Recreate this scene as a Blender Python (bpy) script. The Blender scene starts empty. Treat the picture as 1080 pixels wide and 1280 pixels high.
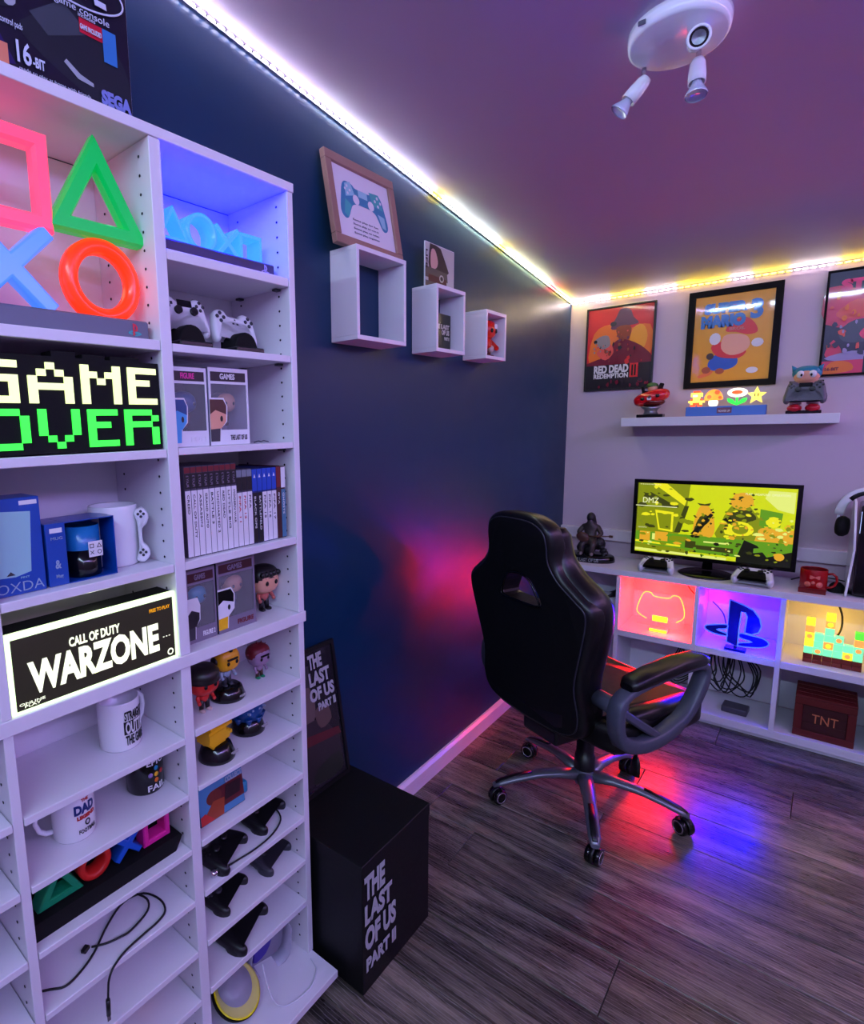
import bpy, bmesh, math, random
from mathutils import Vector, Matrix, Euler
PI = math.pi
random.seed(7)
C = bpy.context.scene.collection
scn = bpy.context.scene

# ---------------------------------------------------------------- camera
cam_d = bpy.data.cameras.new('camera'); cam = bpy.data.objects.new('camera', cam_d); C.objects.link(cam)
yaw, pitch, roll = math.radians(42.23), math.radians(8.6), math.radians(-1.43)
f_ = Vector((-math.sin(yaw), math.cos(yaw), 0)); r_ = Vector((math.cos(yaw), math.sin(yaw), 0)); u_ = Vector((0, 0, 1))
f2 = f_*math.cos(pitch) - u_*math.sin(pitch); u2 = u_*math.cos(pitch) + f_*math.sin(pitch)
r2 = r_*math.cos(roll) + u2*math.sin(roll); u3 = u2*math.cos(roll) - r_*math.sin(roll)
m = Matrix((r2, u3, -f2)).transposed().to_4x4(); m.translation = (1.14, 0, 1.46)
cam.matrix_world = m
cam_d.sensor_fit = 'HORIZONTAL'; cam_d.sensor_width = 36; cam_d.lens = 711.6/1080*36
cam_d.shift_x = (540-394)/1080; cam_d.clip_start = .02
scn.camera = cam
# ---------------------------------------------------------------- world, exposure
w = bpy.data.worlds.new('world'); scn.world = w; w.use_nodes = True
w.node_tree.nodes['Background'].inputs[0].default_value = (.25, .25, .5, 1)
w.node_tree.nodes['Background'].inputs[1].default_value = .02
vs = scn.view_settings; vs.view_transform = 'Standard'; vs.look = 'None'; vs.gamma = 1; vs.use_curve_mapping = False
vs.exposure = 0.06
# strip light power (watts per metre) and colours: (start, end, colour, power)
LEFT_STRIP = [(-.95, -.2, (.55, .45, 1), 3), (-.2, .6, (.65, .6, 1), 3), (.6, 1.3, (.8, .75, 1), 3.2), (1.3, 1.9, (.8, .85, 1), 3.2), (1.9, 1.98, (1, .75, .05), 3),
              (1.98, 2.45, (.75, 1, .75), 3.2), (2.45, 2.53, (1, .8, .05), 3), (2.53, 3.06, (.85, 1, .5), 3.2), (3.06, 3.16, (1, .08, .08), 3), (3.16, 3.41, (1, .85, .15), 3)]
FAR_STRIP = [(.01, .2, (1, .8, .8), 3), (.2, .36, (1, .72, .04), 3), (.36, .50, (1, .8, .75), 3), (.5, .72, (1, .7, .03), 3), (.72, .80, (1, .8, .8), 3),
             (.80, .94, (1, .72, .03), 3), (.94, 1.1, (1, .85, .8), 3), (1.1, 1.5, (1, .7, .03), 3), (1.5, 2.0, (1, .6, .7), 3), (2.0, 2.85, (.7, .5, 1), 3)]
RIGHT_STRIP = [(-.95, 0, (.46, .44, 1), 12), (0, 1, (.42, .34, 1), 12), (1, 2, (.46, .28, 1), 11), (2, 3.4, (.8, .4, .85), 5.5)]
BACK_STRIP = [(.02, 1.4, (.52, .74, 1), 13), (1.4, 2.85, (.5, .72, 1), 14)]

# ---------------------------------------------------------------- helpers
def lin(c):
    return tuple((v/255/12.92 if v/255 <= .04045 else ((v/255+.055)/1.055)**2.4) for v in c)
_m = {}
def M(name, rgb=None, rough=.5, metal=0, emis=0, coat=0, alpha=1, ecol=None, spec=None):
    if name in _m: return _m[name]
    a = bpy.data.materials.new(name); a.use_nodes = True; b = a.node_tree.nodes['Principled BSDF']
    c = lin(rgb)
    b.inputs['Base Color'].default_value = (*c, 1); b.inputs['Roughness'].default_value = rough
    b.inputs['Metallic'].default_value = metal; b.inputs['Coat Weight'].default_value = coat; b.inputs['Coat Roughness'].default_value = .04
    if spec is not None: b.inputs['Specular IOR Level'].default_value = spec
    if emis:
        b.inputs['Emission Color'].default_value = (*(lin(ecol) if ecol else c), 1); b.inputs['Emission Strength'].default_value = emis
    if alpha < 1: b.inputs['Alpha'].default_value = alpha
    # fine procedural variation of roughness
    if not emis and alpha == 1:
        nt = a.node_tree; n = nt.nodes.new('ShaderNodeTexNoise'); n.inputs['Scale'].default_value = 35
        mr = nt.nodes.new('ShaderNodeMapRange'); mr.inputs[3].default_value = max(0, rough-.05); mr.inputs[4].default_value = min(1, rough+.06)
        nt.links.new(n.outputs[0], mr.inputs[0]); nt.links.new(mr.outputs[0], b.inputs['Roughness'])
    _m[name] = a; return a

class B:
    """collects primitives into one mesh"""
    def __init__(s): s.bm = bmesh.new()
    def _fin(s, faces, mat, smooth):
        for f in faces: f.material_index = mat; f.smooth = smooth
    def box(s, x0, x1, y0, y1, z0, z1, bev=0, mat=0, seg=1, rot=None):
        vs_ = [s.bm.verts.new((x, y, z)) for z in (z0, z1) for y in (y0, y1) for x in (x0, x1)]
        idx = [(0, 2, 3, 1), (4, 5, 7, 6), (0, 1, 5, 4), (2, 6, 7, 3), (0, 4, 6, 2), (1, 3, 7, 5)]
        fs = [s.bm.faces.new([vs_[i] for i in q]) for q in idx]
        if rot is not None:
            c = Vector(((x0+x1)/2, (y0+y1)/2, (z0+z1)/2))
            for v in vs_: v.co = rot @ (v.co-c) + c
        s._fin(fs, mat, False)
        if bev:
            r = bmesh.ops.bevel(s.bm, geom=list({e for f in fs for e in f.edges}), offset=bev, segments=seg, affect='EDGES', profile=.6)
            for f in r['faces']: f.material_index = mat; f.smooth = seg > 1
        return s
    def loft(s, rings, mat=0, smooth=True, cap=True, closed=False):
        R = [[s.bm.verts.new(p) for p in ring] for ring in rings]; fs = []
        n = len(R[0]); k = len(R)
        for i in range(k if closed else k-1):
            a, b = R[i], R[(i+1) % k]
            for j in range(n):
                fs.append(s.bm.faces.new((a[j], a[(j+1) % n], b[(j+1) % n], b[j])))
        s._fin(fs, mat, smooth)
        if cap and not closed:
            c = [s.bm.faces.new(R[0][::-1]), s.bm.faces.new(R[-1])]; s._fin(c, mat, False)
        return s
    def lathe(s, prof, c=(0, 0, 0), n=24, mat=0, smooth=True, axis=None, cap=True):
        c = Vector(c); q = Vector((0, 0, 1)).rotation_difference(Vector(axis)) if axis is not None else None
        rings = []
        for r, z in prof:
            ring = []
            for i in range(n):
                p = Vector((max(r, 1e-4)*math.cos(2*PI*i/n), max(r, 1e-4)*math.sin(2*PI*i/n), z))
                ring.append(c + (q @ p if q else p))
            rings.append(ring)
        return s.loft(rings, mat, smooth, cap)
    def cyl(s, p0, p1, r0, r1=None, n=14, mat=0, smooth=True):
        p0 = Vector(p0); p1 = Vector(p1); d = p1-p0
        return s.lathe([(r0, 0), (r0 if r1 is None else r1, d.length)], p0, n, mat, smooth, d.normalized())
    def ell(s, c, r, n=16, m=10, mat=0, rot=None, pw=1.0):
        c = Vector(c); rings = []
        if isinstance(r, (int, float)): r = (r, r, r)
        def sp(v): return math.copysign(abs(v)**pw, v)
        for j in range(m+1):
            t = -PI/2+PI*j/m; t = max(-PI/2+.02, min(PI/2-.02, t)); ring = []
            for i in range(n):
                a = 2*PI*i/n
                p = Vector((r[0]*sp(math.cos(t))*sp(math.cos(a)), r[1]*sp(math.cos(t))*sp(math.sin(a)), r[2]*sp(math.sin(t))))
                if rot is not None: p = rot @ p
                ring.append(c+p)
            rings.append(ring)
        return s.loft(rings, mat, True)
    def tube(s, pts, r, n=8, mat=0, closed=False, ab=None, up=None, smooth=True):
        pts = [Vector(p) for p in pts]; k = len(pts); rings = []; prev = None
        for i, p in enumerate(pts):
            a = pts[(i-1) % k] if (closed or i > 0) else p; b = pts[(i+1) % k] if (closed or i < k-1) else p
            t = (b-a); t = t.normalized() if t.length > 1e-9 else Vector((1, 0, 0))
            if up is not None: nn = Vector(up) - t*t.dot(Vector(up)); nn = nn.normalized()
            elif prev is None:
                h = Vector((0, 0, 1)) if abs(t.z) < .9 else Vector((1, 0, 0)); nn = (h-t*t.dot(h)).normalized()
            else: nn = (prev - t*t.dot(prev)).normalized()
            prev = nn; bb = t.cross(nn); rr = r[i] if isinstance(r, (list, tuple)) else r
            ca, cb = ab or (1, 1)
            rings.append([p + nn*rr*ca*math.cos(2*PI*j/n+PI/n) + bb*rr*cb*math.sin(2*PI*j/n+PI/n) for j in range(n)])
        return s.loft(rings, mat, smooth, True, closed)
    def bar_loop(s, pts, w, y0, y1, mat=0, bev=0, closed=True):
        """mitred frame of width w along polygon pts (x,z), extruded y0..y1"""
        k = len(pts); P = [Vector(p) for p in pts]; I = []; O = []
        for i in range(k):
            a = P[(i-1) % k]; p = P[i]; b = P[(i+1) % k]
            d1 = (p-a).normalized(); d2 = (b-p).normalized(); n1 = Vector((-d1.y, d1.x)); n2 = Vector((-d2.y, d2.x))
            mm = (n1+n2); mm = mm/mm.length_squared*2 if mm.length > 1e-6 else n1
            O.append(p-mm*w/2); I.append(p+mm*w/2)
        rings = []
        for o, i_ in zip(O, I):
            if bev:
                dd = (i_-o).normalized()
                rings.append([(o.x+dd.x*bev, y0, o.y+dd.y*bev), (i_.x-dd.x*bev, y0, i_.y-dd.y*bev), (i_.x, y0+bev, i_.y), (i_.x, y1-bev, i_.y), (i_.x-dd.x*bev, y1, i_.y-dd.y*bev), (o.x+dd.x*bev, y1, o.y+dd.y*bev), (o.x, y1-bev, o.y), (o.x, y0+bev, o.y)])
            else:
                rings.append([(o.x, y0, o.y), (i_.x, y0, i_.y), (i_.x, y1, i_.y), (o.x, y1, o.y)])
        return s.loft(rings, mat, k > 8, False, True)
    def prism(s, pts, y0, y1, mat=0, rnd=0, seg=3, smooth=False, map_=None):
        """polygon (x,z) extruded along y, optionally with rounded rims"""
        P = [Vector(p) for p in pts]; k = len(P)
        if sum(P[i].x*P[(i+1) % k].y-P[(i+1) % k].x*P[i].y for i in range(k)) < 0: P = P[::-1]
        N = []
        for i in range(k):
            d = P[(i+1) % k]-P[(i-1) % k]; d = d.normalized() if d.length > 1e-9 else Vector((1, 0)); N.append(Vector((-d.y, d.x)))
        lv = [(0, y0), (0, y1)]
        if rnd:
            lv = []
            sg = 1 if y1 > y0 else -1
            for i in range(seg+1):
                a = PI/2*i/seg; lv.append((rnd*(1-math.sin(a)), y0+sg*rnd*(1-math.cos(a))))
            lv += [(a, y1-(y-y0)) for a, y in lv[::-1]]
        rings = []
        for off, y in lv:
            ring = [Vector((P[i].x+N[i].x*off, y, P[i].y+N[i].y*off)) for i in range(k)]
            if map_: ring = [Vector(map_(*p)) for p in ring]
            rings.append(ring)
        return s.loft(rings, mat, smooth or rnd > 0, True)
    def obj(s, name, mats, parent=None, loc=None, rot=None):
        bmesh.ops.recalc_face_normals(s.bm, faces=s.bm.faces)
        me = bpy.data.meshes.new(name); s.bm.to_mesh(me); s.bm.free()
        for m_ in (mats if isinstance(mats, (list, tuple)) else [mats]): me.materials.append(m_)
        o = bpy.data.objects.new(name, me); C.objects.link(o)
        if parent is not None: o.parent = parent
        if loc is not None: o.location = loc
        if rot is not None: o.rotation_euler = rot
        return o

def tag(o, label=None, cat=None, group=None, kind=None):
    if label: o['label'] = label
    if cat: o['category'] = cat
    if group: o['group'] = group
    if kind: o['kind'] = kind
    return o
def thing(name, label, cat, loc=(0, 0, 0), rz=0, group=None, rx=0, ry=0):
    o = bpy.data.objects.new(name, None); C.objects.link(o); o.empty_display_size = .05
    o.location = loc; o.rotation_euler = (rx, ry, rz); return tag(o, label, cat, group)
def struct(o, label=None): return tag(o, label, None, None, 'structure')
def copy_tree(o, parent=None):
    c = o.copy(); C.objects.link(c)
    if parent: c.parent = parent
    for ch in o.children: copy_tree(ch, c)
    return c
def smooth(pts, k=4, closed=True):
    n = len(pts); out = []; P = [Vector(p) for p in pts]
    rng = range(n) if closed else range(n-1)
    for i in rng:
        g = (lambda j: P[j % n]) if closed else (lambda j: P[max(0, min(n-1, j))])
        p0, p1, p2, p3 = g(i-1), g(i), g(i+1), g(i+2)
        for t in range(k):
            t /= k
            out.append(.5*((2*p1)+(p2-p0)*t+(2*p0-5*p1+4*p2-p3)*t*t+(3*p1-p0-3*p2+p3)*t**3))
    if not closed: out.append(P[-1])
    return out
def circ(cx, cz, r, n=20, rz=None): return [(cx+r*math.cos(2*PI*i/n), cz+(rz or r)*math.sin(2*PI*i/n)) for i in range(n)]
def rect(x0, z0, x1, z1): return [(x0, z0), (x1, z0), (x1, z1), (x0, z1)]

def text(parent, s, x0, z0, x1, z1, mat, y=0, bold=.02, depth=.0006, wrap=None, name='lettering', lay=None, shear=0, align='CENTER'):
    """lettering fitted to a rectangle, facing -Y; wrap = radius of a cylinder about the local z axis"""
    cu = bpy.data.curves.new('t', 'FONT'); cu.body = s; cu.size = 1; cu.offset = bold; cu.extrude = .02; cu.space_line = .8; cu.align_x = align; cu.resolution_u = 3; cu.shear = shear
    o = bpy.data.objects.new('t', cu); C.objects.link(o)
    dg = bpy.context.evaluated_depsgraph_get(); dg.update()
    me = bpy.data.meshes.new_from_object(o.evaluated_get(dg)); bpy.data.objects.remove(o)
    xs = [v.co.x for v in me.vertices]; ys = [v.co.y for v in me.vertices]; ax, bx, ay, by = min(xs), max(xs), min(ys), max(ys)
    for v in me.vertices:
        X = x0+(v.co.x-ax)/(bx-ax)*(x1-x0); Z = z0+(v.co.y-ay)/(by-ay)*(z1-z0); Y = y - (depth if v.co.z > 0 else 0)
        if wrap: a = X/wrap; rr = wrap - Y; v.co = (rr*math.sin(a), -rr*math.cos(a), Z)
        elif lay: v.co = lay(X, Y, Z)
        else: v.co = (X, Y, Z)
    me.name = name; me.materials.clear(); me.materials.append(mat)
    t = bpy.data.objects.new(name, me); C.objects.link(t); t.parent = parent
    return t
def art(parent, x0, z0, x1, z1, y, layers, name='printed_picture', step=.00025, lay=None):
    """flat print: stacked flat shapes in unit coordinates"""
    b = B(); mats = []
    for i, (pts, mt) in enumerate(layers):
        if mt not in mats: mats.append(mt)
        yy = y - step*i
        vs_ = [b.bm.verts.new(lay(x0+(x1-x0)*p[0], yy, z0+(z1-z0)*p[1]) if lay else (x0+(x1-x0)*p[0], yy, z0+(z1-z0)*p[1])) for p in pts]
        f = b.bm.faces.new(vs_); f.material_index = mats.index(mt)
        f.normal_update()
    me = bpy.data.meshes.new(name); bmesh.ops.triangulate(b.bm, faces=[f for f in b.bm.faces if len(f.verts) > 4]); b.bm.to_mesh(me); b.bm.free()
    for m_ in mats: me.materials.append(m_)
    o = bpy.data.objects.new(name, me); C.objects.link(o); o.parent = parent; return o
def clutter(n, mats, x0, z0, x1, z1, smin, smax, seed):
    rg = random.Random(seed); out = []
    for _ in range(n):
        cx, cz = rg.uniform(x0, x1), rg.uniform(z0, z1); r = rg.uniform(smin, smax); k = rg.randint(5, 8); a0 = rg.random()*6; sx = rg.uniform(.4, 1.4)
        out.append(([(min(.995, max(.005, cx+r*sx*rg.uniform(.5, 1)*math.cos(a0+2*PI*i/k))), min(.995, max(.005, cz+r*rg.uniform(.5, 1)*math.sin(a0+2*PI*i/k)))) for i in range(k)], rg.choice(mats)))
    return out
def lamp(parent, loc, col, power, r=.02, name='light_source'):
    l = bpy.data.lights.new(name, 'POINT'); l.color = col; l.energy = power; l.shadow_soft_size = r
    o = bpy.data.objects.new(name, l); C.objects.link(o); o.parent = parent; o.location = loc; return o
def boolean(o, cutter):
    md = o.modifiers.new('cut', 'BOOLEAN'); md.object = cutter; md.solver = 'EXACT'
    dg = bpy.context.evaluated_depsgraph_get(); dg.update()
    me = bpy.data.meshes.new_from_object(o.evaluated_get(dg)); o.modifiers.clear(); old = o.data; o.data = me; me.name = old.name
    bpy.data.objects.remove(cutter)

# ---------------------------------------------------------------- materials
white = M('white_melamine', (226, 222, 230), .42)
black = M('black_plastic', (14, 14, 17), .38)
mblack = M('matt_black', (9, 9, 11), .75, spec=.25)
gblack = M('gloss_black', (6, 6, 8), .15)
gloss_white = M('gloss_white', (232, 232, 236), .18)
padwhite = M('controller_white', (225, 225, 230), .35)
dgrey = M('dark_grey_plastic', (52, 52, 60), .45)
chrome = M('chrome', (215, 215, 220), .15, 1)
silver = M('silver_plastic', (120, 122, 132), .32, .6)
txtw = M('white_print', (225, 225, 228), .5)
txtk = M('black_print', (16, 16, 18), .5)
red = M('red_plastic', (190, 18, 22), .3); blue = M('blue_plastic', (20, 70, 190), .35); yellow = M('yellow_plastic', (235, 180, 15), .35)
green = M('green_plastic', (15, 140, 90), .4); orange = M('orange_plastic', (225, 110, 20), .35); teal = M('teal_plastic', (20, 130, 170), .35)
pink = M('pink_plastic', (225, 40, 150), .4); skin = M('skin_tone_vinyl', (225, 160, 130), .45); brown = M('brown_vinyl', (80, 45, 35), .5)
maroon = M('maroon_vinyl', (110, 20, 30), .45); navy = M('navy_blue', (20, 40, 110), .4)

def paint(name, rgb, rough, bump=.05, scale=60, var=.06, spec=.5):
    a = M(name, rgb, rough, spec=spec); nt = a.node_tree; b = nt.nodes['Principled BSDF']
    n = nt.nodes.new('ShaderNodeTexNoise'); n.inputs['Scale'].default_value = scale; n.inputs['Detail'].default_value = 6
    bp = nt.nodes.new('ShaderNodeBump'); bp.inputs['Strength'].default_value = bump; bp.inputs['Distance'].default_value = .01
    nt.links.new(n.outputs[0], bp.inputs['Height']); nt.links.new(bp.outputs[0], b.inputs['Normal'])
    n2 = nt.nodes.new('ShaderNodeTexNoise'); n2.inputs['Scale'].default_value = 2.5; n2.inputs['Detail'].default_value = 4
    mx = nt.nodes.new('ShaderNodeMix'); mx.data_type = 'RGBA'; c = lin(rgb)
    mx.inputs[6].default_value = (*[v*(1-var) for v in c], 1); mx.inputs[7].default_value = (*[min(1, v*(1+var)) for v in c], 1)
    nt.links.new(n2.outputs[0], mx.inputs[0]); nt.links.new(mx.outputs[2], b.inputs['Base Color'])
    return a
navy_wall = paint('dark_navy_wall_paint', (2, 46, 80), .42, .03, 90, .05, .34)
pale_wall = paint('pale_pink_wall_paint', (208, 190, 202), .6, .05, 70)
ceil_mat = paint('ceiling_paint', (196, 178, 204), .5, .2, 12, .08)
skirt_mat = M('white_gloss_trim', (235, 222, 232), .25)

def plank_mat():
    a = M('grey_oak_laminate', (88, 78, 74), .28); nt = a.node_tree; b = nt.nodes['Principled BSDF']
    tc = nt.nodes.new('ShaderNodeTexCoord'); oi = nt.nodes.new('ShaderNodeObjectInfo')
    ad = nt.nodes.new('ShaderNodeVectorMath'); ad.operation = 'ADD'
    cm = nt.nodes.new('ShaderNodeCombineXYZ'); ml = nt.nodes.new('ShaderNodeMath'); ml.operation = 'MULTIPLY'; ml.inputs[1].default_value = 37
    nt.links.new(oi.outputs['Random'], ml.inputs[0]); nt.links.new(ml.outputs[0], cm.inputs[0]); nt.links.new(ml.outputs[0], cm.inputs[1])
    nt.links.new(tc.outputs['Object'], ad.inputs[0]); nt.links.new(cm.outputs[0], ad.inputs[1])
    mp = nt.nodes.new('ShaderNodeMapping'); mp.inputs['Scale'].default_value = (1.3, 9, 1); nt.links.new(ad.outputs[0], mp.inputs[0])
    n = nt.nodes.new('ShaderNodeTexNoise'); n.inputs['Scale'].default_value = 2.2; n.inputs['Detail'].default_value = 7; n.inputs['Roughness'].default_value = .6; n.inputs['Distortion'].default_value = 1.2
    nt.links.new(mp.outputs[0], n.inputs['Vector'])
    cr = nt.nodes.new('ShaderNodeValToRGB'); e = cr.color_ramp.elements
    e[0].position = .36; e[0].color = (*lin((44, 40, 36)), 1); e[1].position = .68; e[1].color = (*lin((132, 122, 106)), 1)
    k = e.new(.5); k.color = (*lin((84, 77, 67)), 1)
    nt.links.new(n.outputs[0], cr.inputs[0])
    # pale cathedral grain lines
    wv = nt.nodes.new('ShaderNodeTexWave'); wv.wave_type = 'RINGS'; wv.rings_direction = 'Z'; wv.inputs['Scale'].default_value = 7; wv.inputs['Distortion'].default_value = 7; wv.inputs['Detail'].default_value = 3; wv.inputs['Detail Scale'].default_value = 1.2
    mp2 = nt.nodes.new('ShaderNodeMapping'); mp2.inputs['Scale'].default_value = (.55, 4.5, 1); nt.links.new(ad.outputs[0], mp2.inputs[0]); nt.links.new(mp2.outputs[0], wv.inputs['Vector'])
    cr2 = nt.nodes.new('ShaderNodeValToRGB'); cr2.color_ramp.elements[0].position = .93; cr2.color_ramp.elements[1].position = 1; cr2.color_ramp.elements[1].color = (.5, .5, .5, 1)
    nt.links.new(wv.outputs[0], cr2.inputs[0])
    mx = nt.nodes.new('ShaderNodeMix'); mx.data_type = 'RGBA'; mx.inputs[7].default_value = (*lin((175, 168, 165)), 1)
    nt.links.new(cr2.outputs[0], mx.inputs[0]); nt.links.new(cr.outputs[0], mx.inputs[6])
    hs = nt.nodes.new('ShaderNodeHueSaturation'); mr = nt.nodes.new('ShaderNodeMapRange'); mr.inputs[3].default_value = .72; mr.inputs[4].default_value = 1.2
    nt.links.new(oi.outputs['Random'], mr.inputs[0]); nt.links.new(mr.outputs[0], hs.inputs['Value']); nt.links.new(mx.outputs[2], hs.inputs['Color'])
    nt.links.new(hs.outputs[0], b.inputs['Base Color'])
    bp = nt.nodes.new('ShaderNodeBump'); bp.inputs['Strength'].default_value = .12; bp.inputs['Distance'].default_value = .003
    nt.links.new(n.outputs[0], bp.inputs['Height']); nt.links.new(bp.outputs[0], b.inputs['Normal'])
    return a
plank_m = plank_mat()

# ================================================================ ROOM
LX, FY, RX, BY = 0, 3.42, 2.9, -1.0
def ceil_z(y): return 2.50-.117*y
def wall(name, x0, x1, y0, y1, mt, z1=2.75):
    return struct(B().box(x0, x1, y0, y1, -.05, z1).obj(name, mt))
wall('wall_left', -.1, LX, BY-.1, FY+.1, navy_wall)
wall('wall_far', LX, RX, FY, FY+.1, pale_wall)
wall('wall_right', RX, RX+.1, BY-.1, FY+.1, pale_wall)
wall('wall_back', LX, RX, BY-.1, BY, pale_wall)
b = B()
rings = [[(x, y, ceil_z(y)+dz) for (y, dz) in ((BY-.15, 0), (FY+.12, 0), (FY+.12, .08), (BY-.15, .08))] for x in (-.12, RX+.12)]
b.loft(rings, 0, False); struct(b.obj('ceiling', ceil_mat))
floor = struct(B().box(LX, RX, BY, FY, -.06, -.009).obj('floor', M('floor_gap', (20, 17, 17), .8)))
# planks run along x
row_y = [BY+.005+.2*i for i in range(-1, 23)]
row_y = [1.541+.2*k for k in range(-13, 10)]
meshes = {}
def plank_mesh(L):
    k = round(L, 3)
    if k not in meshes:
        bb = B().box(0, L-.002, 0, .1975, -.009, 0, .0012)
        o = bb.obj('plank', plank_m); meshes[k] = o.data; bpy.data.objects.remove(o)
    return meshes[k]
starts = {1.341: .826, 1.541: .30, 1.741: .1, 1.941: .62}
for i, y in enumerate(row_y):
    s0 = starts.get(round(y-.2+.2, 3), None)
    off = s0 if s0 is not None else (i*.47) % 1.22
    if abs(y-1.341) < .01: off = .826
    x = off-1.22*3
    while x < RX:
        a, e = max(x, LX+.002), min(x+1.22, RX-.002)
        y0 = y
        if e-a > .02 and y0+.19 > BY and y0 < FY-.01:
            if y0 < BY or y0+.1975 > FY:
                ya, yb = max(y0, BY+.002), min(y0+.1975, FY-.002); o = B().box(0, e-a-.002, 0, yb-ya, -.009, 0, .0012).obj('plank', plank_m, floor, (a, ya, 0))
            else:
                o = bpy.data.objects.new('plank', plank_mesh(e-a)); C.objects.link(o); o.parent = floor; o.location = (a, y0, 0)
        x += 1.22
# skirting
def skirt(name, pts, axis):
    b = B(); (x0, y0), (x1, y1) = pts
    if axis == 'y': prof = [(0, 0), (.018, 0), (.018, .062), (.008, .074), (0, .074)]; rings = [[(x0+p, y, q) for p, q in prof] for y in (y0, y1)]
    else: prof = [(0, 0), (-.018, 0), (-.018, .062), (-.008, .074), (0, .074)]; rings = [[(x, y0+p, q) for p, q in prof] for x in (x0, x1)]
    b.loft(rings, 0, False); return struct(b.obj(name, skirt_mat))
skirt('baseboard_left', ((.0005, 1.0), (.0005, FY-.002)), 'y')
skirt('baseboard_far', ((1.76, FY-.0005), (RX-.02, FY-.0005)), 'x')
# conduit (trunking) along the far wall above the worktop
struct(B().box(.001, 1.9, FY-.035, FY-.0005, .79, .853, .004, 0, 2).obj('trim_1', skirt_mat))

# ================================================================ LED STRIPS
tape = M('led_tape_white', (235, 235, 235), .5)
def ledmat(c):
    k = 'led_'+'_'.join(str(int(v*99)) for v in c)
    if k in _m: return _m[k]
    a = bpy.data.materials.new(k); a.use_nodes = True; b_ = a.node_tree.nodes['Principled BSDF']; b_.inputs['Emission Color'].default_value = (*c, 1); b_.inputs['Emission Strength'].default_value = 9
    _m[k] = a; return a
chip = B().box(-.0075, .0075, -.003, .003, -.0022, 0, .0006).obj('led', tape); chip_me = chip.data; bpy.data.objects.remove(chip)
resm = B().box(-.0018, .0018, -.002, .002, -.0015, 0).obj('resistor', black); res_me = resm.data; bpy.data.objects.remove(resm)
def strip(label, segs, axis, fixed, visible, direction):
    """axis 'y': runs along y at x=fixed; chips face down and out into the room"""
    def pos(t):
        return Vector((fixed, t, ceil_z(t)-.0085)) if axis == 'y' else Vector((t, fixed, ceil_z(FY if fixed > 0 else BY)-.0085))
    a, e = segs[0][0], segs[-1][1]
    root = thing('led_strip', label, 'light strip', pos(a))
    O = pos(a); along = (pos(e)-pos(a)).normalized(); nrm = Vector(direction).normalized(); nrm = (nrm-along*nrm.dot(along)).normalized()
    side = nrm.cross(along)
    rot = Matrix((along, side, nrm*-1 if False else -nrm)).transposed()
    if rot.determinant() < 0: rot = Matrix((along, -side, -nrm)).transposed()
    E_ = rot.to_euler()
    L = (pos(e)-pos(a)).length
    tp = B().box(0, L, -.0038, .0038, 0, .0012).obj('tape', tape, root, (0, 0, 0), E_)
    for (s, t, col, pw) in segs:
        mid = (pos(s)+pos(t))/2; l = bpy.data.lights.new('strip_light', 'AREA'); l.shape = 'RECTANGLE'; ln = (pos(t)-pos(s)).length
        l.size = ln; l.size_y = .0076; l.energy = pw*ln; l.color = col
        o = bpy.data.objects.new('strip_light', l); C.objects.link(o); o.parent = root; o.location = mid-O+nrm*.001; o.rotation_euler = E_
        if not visible: continue
        n = int(ln/.0275)+1; mt = ledmat(col)
        p0 = s
        k = math.ceil(s/.0275)
        while k*.0275 < t:
            tt = k*.0275; k += 1
            if not (visible[0] <= tt <= visible[1]): continue
            c = bpy.data.objects.new('led', chip_me); C.objects.link(c); c.parent = root; c.location = pos(tt)-O+nrm*.0018; c.rotation_euler = E_
            c.material_slots[0].link = 'OBJECT'; c.material_slots[0].material = mt
    if visible:
        k = math.ceil(visible[0]/.0275); b = B()
        while k*.0275 < visible[1]:
            p = pos((k+.5)*.0275)-O+nrm*.002; k += 1
            vs_ = [b.bm.verts.new(p+along*sx+side*sy+nrm*.0008) for sx, sy in ((-.002, -.0022), (.002, -.0022), (.002, .0022), (-.002, .0022))]; b.bm.faces.new(vs_)
        tag(b.obj('resistors', black, root), kind='stuff')
    return root
strip('colour changing LED strip running under the ceiling along the dark navy wall', LEFT_STRIP, 'y', .008, (.84, 3.40), (1, 0, -.3))
strip('yellow and white LED strip along the top of the pale far wall above the posters', FAR_STRIP, 'x', FY-.008, (.01, 1.6), (0, -1, -.3))
strip('violet LED strip under the ceiling along the right wall', RIGHT_STRIP, 'y', RX-.008, None, (-1, 0, -.35))
strip('violet LED strip under the ceiling of the back wall', BACK_STRIP, 'x', BY+.008, None, (0, 1, -.35))

# ================================================================ SHELVING UNIT (left wall)
SX = .205
def shelf_root(name, label, cat, y, z, x=.17, group=None, dr=0):
    """item on the shelves: local x runs along the wall, local -y faces the room"""
    return thing(name, label, cat, (x, y, z), PI/2+dr, group)
su = thing('shelving_unit', 'tall white shelving unit with many narrow shelves standing against the dark wall', 'shelves', (0, .45, 0))
def sp(name, x0, x1, y0, y1, z0, z1, bev=.001):
    return B().box(x0, x1, y0-.45, y1-.45, z0, z1, bev).obj(name, white, su)
SEAM = .995
cols = [(-.375, -.057), (-.04, .283), (.30, .618), (.643, .962)]
for (ya, yb) in ((-.392, -.3755), (-.0565, -.0405), (.2835, .2995), (.6185, .6425), (.9625, .981)):
    sp('side_panel', .004, SX, ya, yb, SEAM+.0145, 1.9715)
    sp('side_panel', .004, SX-.003, ya, yb, .0505, SEAM-.0125)
sp('top_panel', .002, SX+.002, -.394, .983, 1.972, 1.991)
sp('middle_board', .004, SX+.003, -.394, .984, SEAM-.012, SEAM+.014)
sp('back_panel', .001, .0035, -.392, .981, .06, 1.97, 0)
sp('base_board', .001, .292, -.42, .978, .03, .05)
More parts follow.
